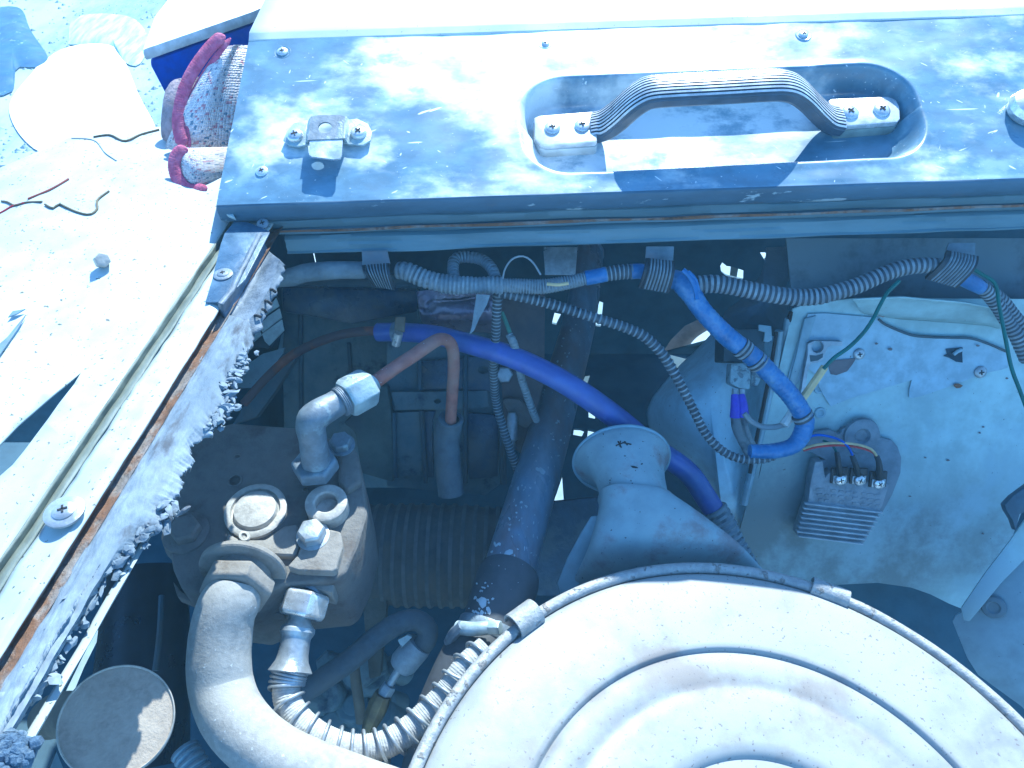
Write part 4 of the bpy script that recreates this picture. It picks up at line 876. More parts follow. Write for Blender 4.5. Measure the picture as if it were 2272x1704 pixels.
mk('hose_body', tube([pt(p, d) for p, d, w_ in pth], [px(w_ / 2, d) for p, d, w_ in pth], 56, step=.003, wob=.012), hoseg_m, hz)
# pressure line
pl_ = thing('pressure_hose', 'pale hose wrapped in spring wire with a bright hex nut, beside the thick grey hose', 'hose', pt((780, 1600), .49))
dA = .500
def P_(x, y, d): return pt(H(x, y), d)
def seg(name, a, b, prof, m, n=32, ph=0, bev=0):
    ax = (b - a).normalized(); return mk(name, lathe(a, ax, prof, n, ph), m, pl_, bevel=bev)
mk('collar', tube([P_(778, 850, .512), P_(752, 905, .507)], [px(33, .51), px(32, .51)], 28), plate_m, pl_)
a, b = P_(745, 900, .506), P_(712, 1010, .500); L_ = (b - a).length
mk('hex_nut', hexnut(a, b - a, px(55, .50), L_, .30, px(32, .5)), bright_m, pl_, bevel=.0009)
a, b = P_(712, 1000, .501), P_(668, 1245, .488); L_ = (b - a).length; k = px(1, .495)
mk('ferrule', lathe(a, b - a, [(24 * k, 0), (25 * k, L_ * .10), (31 * k, L_ * .18), (38 * k, L_ * .24), (39 * k, L_ * .31), (35 * k, L_ * .37), (32 * k, L_ * .42), (33 * k, L_ * .70), (36 * k, L_ * .82), (43 * k, L_ * .93), (48 * k, L_), (44 * k, L_ * 1.02), (28 * k, L_ * 1.03)], 40), bright_m if False else steel_m, pl_)
hp_ = [((648, 1478), .490), ((636, 1520), .486), ((640, 1560), .482), ((665, 1600), .478), ((712, 1637), .475), ((778, 1661), .475), ((845, 1655), .478), ((905, 1622), .483), ((952, 1580), .488), ((995, 1535), .493), ((1035, 1480), .498), ((1080, 1440), .505)]
HP = [pt(p, d) for p, d in hp_]
mk('hose_body', tube(HP, px(31, .48), 32, rib=(.0016, .012, .4)), [hosel_m, hosel_m], pl_)
path, rr, L = catmull(HP, [1] * len(HP), .0008); fr_ = frames(path); cp = []; turns = 0; ph = 0
for i, (p, (t, a, b)) in enumerate(zip(path, fr_)):
    s = L * i / (len(path) - 1); pit = .0022 if s < .013 else .0074
    ph += 2 * math.pi * (L / (len(path) - 1)) / pit; rad = px(36, .48) * (1 + .02 * math.sin(s * 90)); cp.append(None)
    cp[-1] = p + a * math.cos(ph) * rad + b * math.sin(ph) * rad
# finer coil sampling
cp = []; ph = 0; n_ = 1500
for i in range(n_):
    u = i / (n_ - 1) * (len(path) - 1.001); j = int(u); f_ = u - j; p = path[j].lerp(path[j + 1], f_); a = fr_[j][1].lerp(fr_[j + 1][1], f_); b = fr_[j][2].lerp(fr_[j + 1][2], f_)
    s = L * i / n_; pit = .0021 if s < .012 else (.0098 + .0016 * math.sin(s * 60)); ph += 2 * math.pi * (L / n_) / pit
    rad = px(37.5, .48); cp.append(p + a * math.cos(ph) * rad + b * math.sin(ph) * rad)
g = Geo(); V = []; Fc = []; nn = 6
for i, (t, a, b) in enumerate(frames(cp)):
    for k in range(nn): V.append(cp[i] + (a * math.cos(k * 1.0472) + b * math.sin(k * 1.0472)) * .0011)
for i in range(len(cp) - 1):
    for k in range(nn): Fc.append([i * nn + k, i * nn + (k + 1) % nn, (i + 1) * nn + (k + 1) % nn, (i + 1) * nn + k])
g.add(V, Fc); mk('spring_wire', g, steel_m, pl_, angle=80)

# elbow fitting and the brown tube
el = thing('elbow_fitting', 'dull steel elbow fitting with a hex base on top of the pump', 'pipe fitting', pt(H(775, 350), .53))
eb_ = pt(H(778, 362), .535)
mk('base_nut', hexnut(eb_ - Z * .004, Z, px(52, .53), .011, .35, px(30, .53)), plate_m, el, bevel=.0012)
ep = [(H(780, 345), .530, 63), (H(772, 290), .524, 62), (H(764, 235), .518, 62), (H(757, 190), .513, 66), (H(764, 155), .511, 68), (H(795, 130), .513, 66), (H(850, 98), .520, 60), (H(905, 66), .526, 62)]
mk('elbow_body', tube([pt(p, d) for p, d, w_ in ep], [px(w_ / 2, d) for p, d, w_ in ep], 36, step=.0015, wob=.03), plate_m, el, angle=50)
a, b = pt(E(770, 1125), .524), pt(E(935, 1035), .535); L_ = (b - a).length
mk('union_nut', hexnut(a, b - a, px(46, .53), L_, .12, px(22, .53)), zincnut_m, el, bevel=.001)
mk('thread_collar', tube([pt(E(735, 1145), .522), a], px(34, .525), 30, rib=(.0012, .02, .4)), plate_m, el)
mk('olive_ring', tube([b, pt(E(965, 1015), .537)], [px(24, .535), px(20, .535)], 28, step=.001, wob=.1), zincnut_m, el)
bt = thing('brown_tube', 'brown rubber tube arching from the elbow fitting down into a dark sleeve', 'tube', pt(E(1400, 740), .55))
bp_ = [(E(955, 1020), .537), (E(1080, 930), .545), (E(1200, 850), .552), (E(1310, 775), .560), (E(1385, 735), .568), (E(1440, 748), .576), (E(1468, 800), .584), (E(1475, 900), .595), (E(1468, 1050), .610), (E(1458, 1200), .622), (E(1452, 1320), .63)]
mk('tube_body', tube([pt(p, d) for p, d in bp_], [px(15.5, .54)] * 4 + [px(14.5, .55)] * 7, 28, step=.003, wob=.03), brown_m, bt)
sp_ = [(Q(1060, 660), .628, 54), (Q(1045, 720), .632, 58), (Q(1020, 900), .640, 57), (Q(1040, 1150), .65, 57), (Q(1065, 1400), .655, 58)]
g = tube([pt(p, d) for p, d, w_ in sp_], [px(w_ / 2, d) for p, d, w_ in sp_], 32, step=.004, wob=.04)
mk('dark_sleeve', g, hosek_m, bt)
a, b = pt(Q(1062, 668), .628), pt(Q(1066, 640), .627)
mk('sleeve_rim', lathe(a, UP * .8 - FW * .6, [(px(28, .63), -.002), (px(28, .63), .0005), (px(25, .63), .0012), (px(20, .63), .0005), (px(18, .63), -.006)], 32), hosek_m, bt)
mk('sleeve_mouth', lathe(a, UP * .8 - FW * .6, [(px(20, .63), -.0005), (0, -.0005)], 24), cross_m, bt)

# hoses and fittings in the hole below the drum
ch_ = thing('bypass_hose', 'dark hooked hose ending in a grey ferrule and brass cone in the deep hole', 'hose', pt(I(450, 950), .62))
hh = [(I(-100, 1290), .56, 50), (I(60, 1180), .57, 50), (I(200, 1080), .58, 50), (I(330, 970), .59, 50), (I(440, 900), .595, 48), (I(530, 888), .60, 47), (I(585, 930), .60, 46), (I(580, 990), .60, 46), (I(545, 1035), .60, 44)]
mk('hose_body', tube([pt(p, d) for p, d, w_ in hh], [px(w_ / 2, d) for p, d, w_ in hh], 32, step=.004), hosek_m, ch_)
a, b = pt(I(545, 1010), .600), pt(I(440, 1135), .602); k = px(1, .6); L_ = (b - a).length
mk('ferrule', lathe(a, b - a, [(30 * k, 0), (32 * k, L_ * .15), (32 * k, L_ * .80), (26 * k, L_ * .98), (10 * k, L_)], 32), alu_m, ch_)
mk('thin_neck', tube([b, pt(I(385, 1230), .604)], px(9, .6), 16), alu_m, ch_)
mk('hex_collar', hexnut(pt(I(390, 1225), .604), pt(I(350, 1290), .604) - pt(I(390, 1225), .604), px(17, .6), .016, .3, px(8, .6)), alu_m, ch_, bevel=.0006)
mk('brass_cone', lathe(pt(I(355, 1270), .603), pt(I(300, 1400), .606) - pt(I(355, 1270), .603), [(px(20, .6), 0), (px(24, .6), .010), (px(22, .6), .02), (px(10, .6), .042), (0, .046)], 8), brass_m, ch_, bevel=.0006)
mk('clip', prism([pt(p, .59) for p in (I(430, 990), I(480, 965), I(505, 975), I(450, 1030))], FW * .004), zincnut_m, ch_)
tag(mk('stay_rod', tube([pt(I(200, 1020), .66), pt(I(205, 1150), .655), pt(I(225, 1300), .65), pt(I(240, 1420), .65)], px(12, .65), 14), mat('dull brown rod', (.14, .12, .085), .7, 0, bump=.4)), 'dull brown rod standing behind the hooked hose', 'rod')
tag(mk('stay_plate', prism([pt(p, .67) for p in (I(225, 600), I(380, 605), I(370, 850), I(340, 1180), I(280, 1200), I(250, 860))], FW * .012), mat('dark olive steel', (.06, .06, .05), .7, 0, bump=.5), bevel=.002), 'dark olive stay plate below the ribbed hose', 'plate')
g = Geo()
for k in range(26):
    c = pt(I(random.uniform(20, 420), random.uniform(1120, 1440)), random.uniform(.69, .72)); r_ = random.uniform(.008, .02)
    g.join(lathe(c, Vector((random.uniform(-.6, .6), random.uniform(-.8, 0), 1)), [(r_, -.02), (r_, 0), (r_ * .8, .003), (0, .003)], random.choice((6, 16, 24))))
o = mk('engine_clutter', g, block_m, bevel=.001); tag(o, 'jumble of dark grimy engine parts at the bottom of the hole', 'engine parts'); o['kind'] = 'stuff'
# pulley / drum to the left below the seal
dm = thing('black_drum', 'black drum in deep shade between the seal and the big grey hose', 'drum', pt(K(780, 1200), .62))
mk('drum_shell', tube([pt(K(770, 620), .66), pt(K(760, 900), .645), pt(K(745, 1200), .63), pt(K(740, 1650), .61)], [px(80, .66), px(92, .645), px(100, .63), px(100, .61)], 40, step=.01), mat('black enamel', (.012, .014, .02), .35, 0, bump=.1), dm)
mk('drum_rib', tube([pt(K(845, 760), .598), pt(K(835, 950), .580), pt(K(812, 1150), .567)], .0022, 8), dark_m, dm)
fd_ = tube([pt(K(960, 1560), .56), pt(K(1010, 1640), .555), pt(K(1070, 1760), .55)], px(30, .56), 24, rib=(.0042, .07, .5))
tag(mk('corrugated_hose', fd_, [bucket_m, ribtop_m], angle=60), 'short pale blue corrugated hose at the bottom edge beside the grey hose', 'hose')
# round cup, bottom left
cu = thing('round_cup', 'round dust filled brown cup with a pale rim at the bottom left', 'cup', pt(K(610, 1400), .48))
cn = pt(K(612, 1412), .400); cax = (CAM - cn).normalized() * .93 + Vector((.02, .02, .40)); cax.normalize()
k = px(1, .400)
mk('dish', lathe(cn, cax, [(0, -.0160), (60 * k, -.0150), (88 * k, -.0125), (102 * k, -.0090), (110 * k, -.0040), (115 * k, .0005)], 72), dish_m, cu)
mk('rim', lathe(cn, cax, [(113.5 * k, -.002), (114 * k, .0008), (116 * k, .0016), (118.5 * k, .0008), (118.5 * k, -.004), (110 * k, -.016), (96 * k, -.03), (92 * k, -.055), (80 * k, -.06)], 72), dust_m, cu)
bs = cn - cax * .030
mk('side_neck', tube([bs, pt(K(340, 1380), .46), pt(K(260, 1400), .48)], [px(60, .43), px(50, .46), px(44, .48)], 28), MATS['dull brown rod'], cu)

# ================================================================== air filter
nloc = Vector((math.sin(R(5.6)), math.sin(R(45)), math.cos(R(45)))); fnz = (RT * nloc.x + UP * nloc.y - FW * nloc.z).normalized()
AF = None
ctr_px = (1748.6, 2036.2); r_ = ray(ctr_px); fc = CAM + r_ * (-.46 / r_.dot(fnz)); AF = Frame(fc, X, fnz)
af = thing('air_filter', 'big round pale air filter housing at the lower right', 'air filter', AF.p(0, 0, -.08))
lid = [(.0760, -.016), (.0768, -.010), (.0795, -.0036), (.083, -.0008), (.088, .0), (.112, .0002), (.116, -.0002), (.1195, -.0010), (.1215, -.0012), (.124, -.0006), (.128, .0), (.1345, .0001), (.1405, -.0007), (.1425, -.0017), (.1436, -.0022), (.1443, -.0016), (.1450, .0004), (.1462, .0011), (.149, .0013), (.165, .0012), (.190, .0002), (.1975, -.0012), (.2005, -.0026), (.2015, -.0046)]
mk('lid', lathe(AF.p(0, 0, 0), AF.ez, lid, 192), filter_m, af, angle=60)
mk('centre_recess', lathe(AF.p(0, 0, 0), AF.ez, [(.0765, -.0135), (.0745, -.022), (.066, -.040), (.04, -.046), (0, -.046)], 96), mat('lid recess with painted shade', (.06, .085, .12), .5, 0, c2=(.10, .12, .14), scale=30, bump=.2), af, angle=60)  # shade of the hole put into a darker blue than the lid
rg = Geo(); nR = 192; nr2 = 10; V = []
for i in range(nR):
    t = 2 * math.pi * i / nR; er = X * 0 + AF.ex * math.cos(t) + AF.ey * math.sin(t)
    for k in range(nr2):
        a = 2 * math.pi * k / nr2; V.append(AF.p(0, 0, -.0035) + er * (.2058 + .0040 * math.cos(a)) + AF.ez * (.0038 * math.sin(a) + .0004 * nz3(er, 9)))
Fc = [[i * nr2 + k, i * nr2 + (k + 1) % nr2, ((i + 1) % nR) * nr2 + (k + 1) % nr2, ((i + 1) % nR) * nr2 + k] for i in range(nR) for k in range(nr2)]
rg.add(V, Fc); mk('rim_bead', rg, rim_m, af, angle=80)
mk('bowl', lathe(AF.p(0, 0, 0), AF.ez, [(.2035, -.006), (.2045, -.012), (.2035, -.03), (.198, -.085), (.17, -.10), (0, -.10)], 128), filter_m, af)
mk('wing_nut_boss', lathe(AF.p(0, 0, -.046), AF.ez, [(.02, 0), (.018, .006), (.008, .008), (.007, .02), (0, .02)], 32), steel_m, af)
def rimpt(p): # nearest point on the rim to a surveyed place
    x, y = AF.loc(p, 0); n_ = math.hypot(x, y); return math.atan2(y, x)
tc = rimpt((1165, 1372)); er = AF.ex * math.cos(tc) + AF.ey * math.sin(tc); et = AF.ez.cross(er)
cc = AF.p(0, 0, -.003) + er * .2065; Cs = []; As = []; Bs = []
for i in range(22):
    a = math.pi * (-.15 + 1.35 * i / 21); Cs.append(cc + er * (.0085 * math.cos(a) + .001) + AF.ez * (.0085 * math.sin(a) + .001)); As.append(et); Bs.append(er * math.cos(a) + AF.ez * math.sin(a))
mk('clip', sweep([(-.0095, -.0007), (.0095, -.0007), (.0095, .0007), (-.0095, .0007)], Cs, As, Bs), rim_m, af, angle=30)
tc = rimpt((1842, 1318)); er = AF.ex * math.cos(tc) + AF.ey * math.sin(tc); et = AF.ez.cross(er); cc = AF.p(0, 0, -.003) + er * .2065; Cs = []; As = []; Bs = []
for i in range(18):
    a = math.pi * (-.1 + 1.15 * i / 17); Cs.append(cc + er * (.0062 * math.cos(a)) + AF.ez * (.0062 * math.sin(a))); As.append(et); Bs.append(er * math.cos(a) + AF.ez * math.sin(a))
mk('clip', sweep([(-.0125, -.0006), (.0125, -.0006), (.0125, .0006), (-.0125, .0006)], Cs, As, Bs), rim_m, af, angle=30)
x, y = AF.loc(J(1690, 970)); 
def blob_patch(name, ptsz, mt, par, fr, h=.0004, th=.0005): return mk(name, prism([fr.hit(p, h) for p in ptsz], fr.ez * -th), mt, par, smooth=False)
chip_m = mat('bare chipped spot', (.20, .28, .36), .6, 0, bump=.2)

# ================================================================== intake duct (trumpet)
sn = thing('intake_duct', 'blue grey trumpet shaped intake duct fanning out into the air filter', 'duct', pt(J(600, 450), .60))
def sc_(x, y, d, hw, hh, tilt=0):
    a = (RT + UP * tilt).normalized() * px(hw, d); n_ = (UP * .55 - FW * .83).normalized(); return (pt(J(x, y), d), a, n_ * hh)
mouth = [(J(526, 228), .622, 105, .0345, .03), (J(527, 231), .620, 106, .0345, .03), (J(531, 242), .616, 98, .032, .03), (J(540, 262), .611, 88, .029, .0), (J(553, 296), .606, 81, .027, -.05), (J(568, 340), .601, 78, .0260, -.1), (J(582, 392), .597, 77, .0255, -.1), (J(596, 412), .594, 82, .0255, -.08), (J(628, 455), .590, 101, .025, -.06), (J(664, 515), .585, 128, .0235, -.04), (J(702, 600), .580, 163, .020, 0), (J(728, 690), .588, 198, .015, 0), (J(742, 760), .600, 226, .013, 0)]
secs = []
for k, (p, d, hw, hh, tl_) in enumerate(mouth):
    f_ = min(1, k / 5.); n_ = (UP * (.80 * (1 - f_) + .50 * f_) - FW * (.60 * (1 - f_) + .86 * f_)).normalized()
    secs.append((pt(p, d), (RT + UP * tl_).normalized() * px(hw, d), n_ * hh * (1.0 if k > 4 else 1.0)))
mk('horn', loft(secs[:8], 72, 6, (False, False), pw=2.0), snork_m, sn, angle=70, solid=.0015)
mk('fan', loft(secs[6:], 72, 6, (False, False), pw=3.0), snork_m, sn, angle=50, solid=.0015)
for k_ in (0,):
    c, a, b = secs[0]; t_ = [c + a * math.cos(2 * math.pi * i / 72) + b * math.sin(2 * math.pi * i / 72) for i in range(73)]
    mk('mouth_bead', tube(t_, .0017, 8, step=.003), condl_m if False else bucket_m, sn, angle=80)
c, a, b = secs[6]; mk('weld_seam', tube([c + a * 1.01 * math.cos(R(i)) + b * 1.01 * math.sin(R(i)) for i in range(10, 175, 8)], .0008, 6, step=.003), bucket_m, sn)
mk('side_flange', prism([pt(p, .590) for p in (J(400, 465), J(432, 462), J(425, 520), J(385, 620), J(352, 740), J(340, 770), J(270, 790), J(258, 745), J(300, 640), J(360, 530))], FW * .003), bucket_m, sn, bevel=.001)
hg_, fg_ = loft(secs[:8], 72, 6, (False, False), pw=2.0), loft(secs[6:], 72, 6, (False, False), pw=3.0)
dat = surf([hg_, fg_]); rnd = random.Random(7)
sg_ = Geo()
for a_, b_ in ((J(512, 150), J(526, 176)), (J(503, 168), J(545, 152)), (J(530, 155), J(568, 163)), (J(522, 148), J(520, 172)), (J(538, 150), J(552, 166))):
    pa, pb = dat(a_, .0002), dat(b_, .0002)
    if pa and pb: sg_.join(tube([pa[0], pb[0]], .00055, 6, step=.002))
mk('scratch_mark', sg_, cross_m, sn)
mk('punched_slot', chips(dat, [(J(583, 258), 9)], 2, .3), cross_m, sn)
o = mk('paint_flakes', chips(dat, [((J(800 + k * 24, 480 + k * 20)[0] + rnd.uniform(-14, 6), J(800, 480 + k * 20)[1] + rnd.uniform(-6, 10)), rnd.uniform(3, 11)) for k in range(11)] + [(J(rnd.uniform(560, 1000), rnd.uniform(420, 680)), rnd.uniform(1.5, 4)) for k in range(26)], 3, .5), bucket_m, sn, smooth=False); o['kind'] = 'stuff'
o = mk('dark_specks', chips(dat, [(J(rnd.uniform(420, 1000), rnd.uniform(120, 680)), rnd.uniform(1.2, 3)) for k in range(22)], 5, .7), cross_m, sn, smooth=False); o['kind'] = 'stuff'
# the crossed scratch marks on the mouth and a small punched slot
for a_, b_ in ((J(512, 148), J(530, 178)), (J(500, 165), J(548, 150)), (J(528, 150), J(568, 163))):
    pass

# ================================================================== blue hose
bh = thing('blue_hose', 'glossy royal blue hose sweeping across the bay behind the intake duct', 'hose', pt(F(400, 980), .60))
bb = [(E(985, 690), .640, 41), (E(1150, 690), .632, 42), (E(1350, 708), .620, 43), (E(1500, 745), .612, 45), (E(1700, 800), .606, 47), (F(50, 830), .606, 49), (F(200, 890), .606, 50), (F(400, 990), .608, 51), (F(600, 1115), .614, 52), (F(800, 1262), .624, 52), (F(1000, 1425), .636, 51), (J(800, 275), .648, 49), (J(880, 385), .650, 49), (J(935, 475), .652, 48), (J(965, 530), .652, 46)]
mk('hose_body', tube([pt(p, d) for p, d, w_ in bb], [px(w_ / 2, d) for p, d, w_ in bb], 40, step=.004), blue_m, bh)
rr_ = [(E(120, 1150), .70), (E(250, 1000), .695), (E(400, 860), .685), (E(550, 775), .67), (E(720, 712), .655), (E(880, 685), .645), (E(1010, 682), .64)]
mk('brown_pipe', tube([pt(p, d) for p, d in rr_], px(10.5, .65), 16), mat('rusty brown pipe', (.16, .065, .04), .7, 0, c2=(.08, .05, .05), scale=30, bump=.4), bh)
lo_ = [(J(912, 430), .651), (J(950, 495), .652), (J(990, 580), .652), (J(1030, 650), .65), (J(1075, 740), .655)]
mk('corrugated_sleeve', tube([pt(p, d) for p, d in lo_], px(29, .64), 36, rib=(.0052, .055, .5)), [condl_m, ribtop_m], bh, angle=60)
ct = pt(E(1118, 688), .634); cax2 = (pt(E(1200, 695), .63) - pt(E(1040, 688), .638)).normalized()
bc2 = thing('hose_clamp', 'worm drive clamp at the left end of the royal blue hose', 'clamp', ct)
mk('band', lathe(ct - cax2 * .0035, cax2, [(px(21, .634), -.0005), (px(23, .634), 0), (px(23, .634), .0075), (px(21, .634), .008)], 40), plate_m, bc2)
mk('band_top', prism([pt(p, .614) for p in (E(1095, 590), E(1162, 590), E(1156, 690), E(1090, 690))], FW * .003), MATS['dull brown rod'], bc2, bevel=.001)
mk('screw_housing', tube([pt(E(1120, 695), .612), pt(E(1100, 770), .618)], px(10, .61), 14), bright_m, bc2)

# ================================================================== headlight bowl
def bulge(name, poly, c, dc, de, m, parent=None, pw=2.0, n=80, rows=18, th=0):
    rim = poly_resample([pt(p, de if not isinstance(de, list) else 0) if not isinstance(de, list) else pt(p, de[i]) for i, p in enumerate(poly)] + [pt(poly[0], de if not isinstance(de, list) else de[0])], n)[:n]
    cc = pt(c, dc); V = [cc]; Fc = []
    for r_ in range(1, rows + 1):
        t = r_ / rows; 
        for q in rim:
            flat = cc.lerp(q, t); qd = (q - CAM).dot(FW); fd0 = (flat - CAM).dot(FW); want = qd - (qd - dc) * (1 - t ** pw) 
            V.append(CAM + (flat - CAM) * (want / fd0))
    for k in range(n): Fc.append([0, 1 + k, 1 + (k + 1) % n])
    for r_ in range(rows - 1):
        for k in range(n): a = 1 + r_ * n; Fc.append([a + k, a + (k + 1) % n, a + n + (k + 1) % n, a + n + k])
    g_ = Geo(); g_.add(V, Fc); return mk(name, g_, m, parent, angle=70, solid=th)
hb = thing('headlight_bowl', 'dusty light blue pressed bowl behind the headlight, in the middle right of the bay', 'headlight housing', pt(F(1300, 1200), .70))
ol = [F(1480, 600), F(1400, 690), F(1300, 800), F(1200, 890), F(1090, 1010), F(1010, 1110), F(972, 1200), F(985, 1300), F(1030, 1400), F(1150, 1560), F(1300, 1720), F(1420, 1900), F(1500, 2200), F(1650, 2200), F(1700, 1700), F(1730, 1200), F(1790, 900), F(1820, 620), F(1650, 560)]
bulge('bowl_shell', ol, F(1380, 1120), .675, .77, mat('light blue pressed bowl steel', (.52, .68, .78), .55, 0, c2=(.33, .46, .56), scale=10, amount=.45, edge=.5, bump=.12, bscale=90, speck=(.10, .14, .17), speck_a=.29), hb, 2.2, 110, 22, .0012)
# crumpled shroud above it
sh = bulge('crumpled_shroud', [F(1465, 600), F(1500, 540), F(1600, 470), F(1700, 330), F(1740, 200), F(1740, 140), F(1900, 140), F(1940, 200), F(1950, 270), F(1880, 380), F(1890, 470), F(1900, 560), F(1870, 640), F(1840, 720), F(1700, 700), F(1550, 700)], F(1720, 520), .70, .74, mat('crumpled grey blue cloth', (.17, .22, .27), .8, 0, c2=(.11, .15, .19), scale=20, amount=.5, edge=.4, bump=1., bscale=40), hb, 2, 90, 16, .001)
for v in sh.data.vertices: v.co += Vector((0, -.6, .6)) * (.010 * nz3(v.co, 28) + .004 * nz3(v.co, 80))
# relay, its terminal block and the leads
rl = thing('relay_box', 'dark relay box under the crumpled shroud', 'relay', pt(F(1600, 780), .66))
mk('relay_body', prism([pt(p, .650) for p in (F(1475, 665), F(1740, 670), F(1735, 890), F(1470, 880))], FW * .03), mat('dark teal plastic', (.03, .05, .065), .5, 0, bump=.2), rl, bevel=.0015)
mk('relay_clip', prism([pt(p, .647) for p in (F(1700, 640), F(1780, 650), F(1785, 740), F(1760, 755), F(1730, 750), F(1740, 690), F(1700, 680))], FW * .003), bucket_m, rl, bevel=.0005)
mk('terminal_block', prism([pt(p, .640) for p in (F(1520, 892), F(1600, 888), F(1645, 925), F(1650, 985), F(1640, 1060), F(1570, 1050), F(1512, 1020))], FW * .014), mat('painted chipped plastic', (.26, .34, .38), .6, 0, c2=(.15, .19, .22), scale=120, amount=.45, edge=.08, bump=.8, bscale=200), rl, bevel=.0012)
mk('terminal_block_rear', prism([pt(p, .655) for p in (F(1650, 935), F(1700, 950), F(1710, 1000), F(1690, 1040), F(1650, 1030))], FW * .012), MATS['painted chipped plastic'], rl, bevel=.001)
for a, b in ((F(1545, 1055), F(1540, 1110)), (F(1590, 1055), F(1592, 1110))): mk('blade', tube([pt(a, .643), pt(b, .643)], px(7, .643), 8), alu_m, rl)
for a, b, c_ in ((F(1545, 1095), F(1548, 1170), F(1545, 1240)), (F(1582, 1095), F(1595, 1160), F(1600, 1235))):
    mk('purple_sleeve', tube([pt(a, .643), pt(b, .641), pt(c_, .642)], [px(9, .64), px(11, .64), px(12, .64)], 14), purple_m, rl)
mk('taped_lead', tube([pt(p, .643) for p in (F(1550, 1240), F(1565, 1330), F(1610, 1420), F(1640, 1475))], px(11, .643), 14, wob=.2, step=.003), condl_m, rl)
mk('taped_lead', tube([pt(p, .645) for p in (F(1595, 1240), F(1615, 1330), F(1650, 1410), F(1670, 1460))], px(9, .643), 12, wob=.2, step=.003), condl_m, rl)

# ================================================================== right inner wing, seam strips
WF = Frame(pt(G(700, 800), .675), X + Y * .02, Vector((0, -.20, .12)))
W0_ = WF.p(0, -.1, -.02)
def wz(p): return tuple(WF.hit(p) - W0_)
wing_m = mat('grimy faded light blue paint', (.37, .485, .49), .55, 0, c2=(.165, .205, .21), scale=9, amount=.35, edge=.40, zones=((wz(J(1250, 680)), .12, .30), (wz(J(1450, 700)), .11, .30), (wz(J(1650, 690)), .09, .24), (wz(G(330, 1000)), .06, .18), (wz(G(200, 1350)), .10, .3), (wz(G(380, 430)), .04, .12), (wz(G(700, 400)), .03, .12), (wz(G(1000, 1330)), .08, .14), (wz(G(1250, 1500)), .08, .2)), bump=.12, bscale=70, c3=(.31, .41, .45), s3=8, a3=.48, speck=(.10, .09, .08), speck_a=.265)
wg = thing('inner_wing', 'faded light blue inner wing wall on the right with old screws and torn patches', 'inner wing', WF.p(0, -.1, -.02))
wo = [G(330, 385), G(380, 365), G(620, 335), G(1500, 340), G(1700, 420), G(1700, 1260), G(1394, 1290), J(2160, 560), J(1950, 850), J(1900, 830), J(1820, 790), J(1740, 762), J(1600, 742), J(1440, 750), J(1300, 790), J(900, 900), G(60, 1500), G(180, 1060), G(235, 800), G(290, 560)]
NW = 90; wv = [WF.loc(p) for p in wo]; xs = [a for a, b in wv]; ys = [b for a, b in wv]
def wall_h(x, y): return .0022 * noise.noise(Vector((x * 9, y * 9, 4))) + .0006 * noise.noise(Vector((x * 50, y * 50, 1))) + .03 * ss(min(ys) + .10, min(ys) - .02, y)
mk('wing_wall', plate_holes([WF.hit(p) for p in wo], [], WF.ez * -.002), wing_m, wg, smooth=False)
# folded ledge across the top
L0 = [WF.hit(p, .001) for p in (G(330, 385), G(620, 372), G(1000, 378), G(1240, 400), G(1500, 430))]
mk('upper_ledge', ruled([[WF.hit(p, .030) for p in (G(600, 335), G(830, 325), G(1120, 350), G(1240, 372), G(1290, 410))], [WF.hit(p, .024) for p in (G(615, 350), G(830, 335), G(1120, 362), G(1230, 385), G(1275, 420))], [WF.hit(p, .012) for p in (G(640, 385), G(830, 410), G(1120, 430), G(1230, 440), G(1290, 455))], [WF.hit(p, .001) for p in (G(660, 400), G(830, 425), G(1120, 445), G(1230, 455), G(1290, 470))]], 80, 4, lambda p, r, c: WF.ez * .0012 * nz3(p, 40)), wing_m, wg, solid=.0015)
mk('upper_wall', prism([WF.hit(p, -.03) for p in (G(300, 60), G(1700, 60), G(1700, 360), G(330, 385))], WF.ez * -.003), mat('dull grey panel', (.10, .13, .16), .7, 0, c2=(.13, .17, .20), scale=10, bump=.2), wg, smooth=False)  # upper wall in a darker grey than the wing
pat_m = mat('blue grey painted sheet', (.33, .43, .50), .5, 0, c2=(.27, .36, .43), scale=12, amount=.45, edge=.5, bump=.1, speck=(.1, .09, .09), speck_a=.26)
mk('torn_sheet', prism([WF.hit(p, .0022) for p in (G(400, 408), G(480, 405), G(720, 425), G(760, 455), G(860, 500), G(930, 512), G(1060, 516), G(1150, 520), G(1220, 540), G(1310, 578), G(1322, 600), G(1320, 655), G(1290, 665), G(1215, 680), G(1190, 690), G(1050, 742), G(925, 785), G(880, 795), G(866, 792), G(866, 760), G(878, 712), G(800, 735), G(700, 765), G(600, 795), G(505, 833), G(470, 780), G(450, 740), G(440, 690), G(400, 660), G(330, 760), G(300, 730), G(360, 520))], WF.ez * -.0010), pat_m, wg, smooth=False)
mk('patch_edge', tube([WF.hit(p, .0030) for p in (G(725, 432), G(760, 458), G(860, 500), G(930, 512), G(1060, 517), G(1150, 520), G(1230, 545), G(1312, 580))], .0011, 6), dark_m, wg)
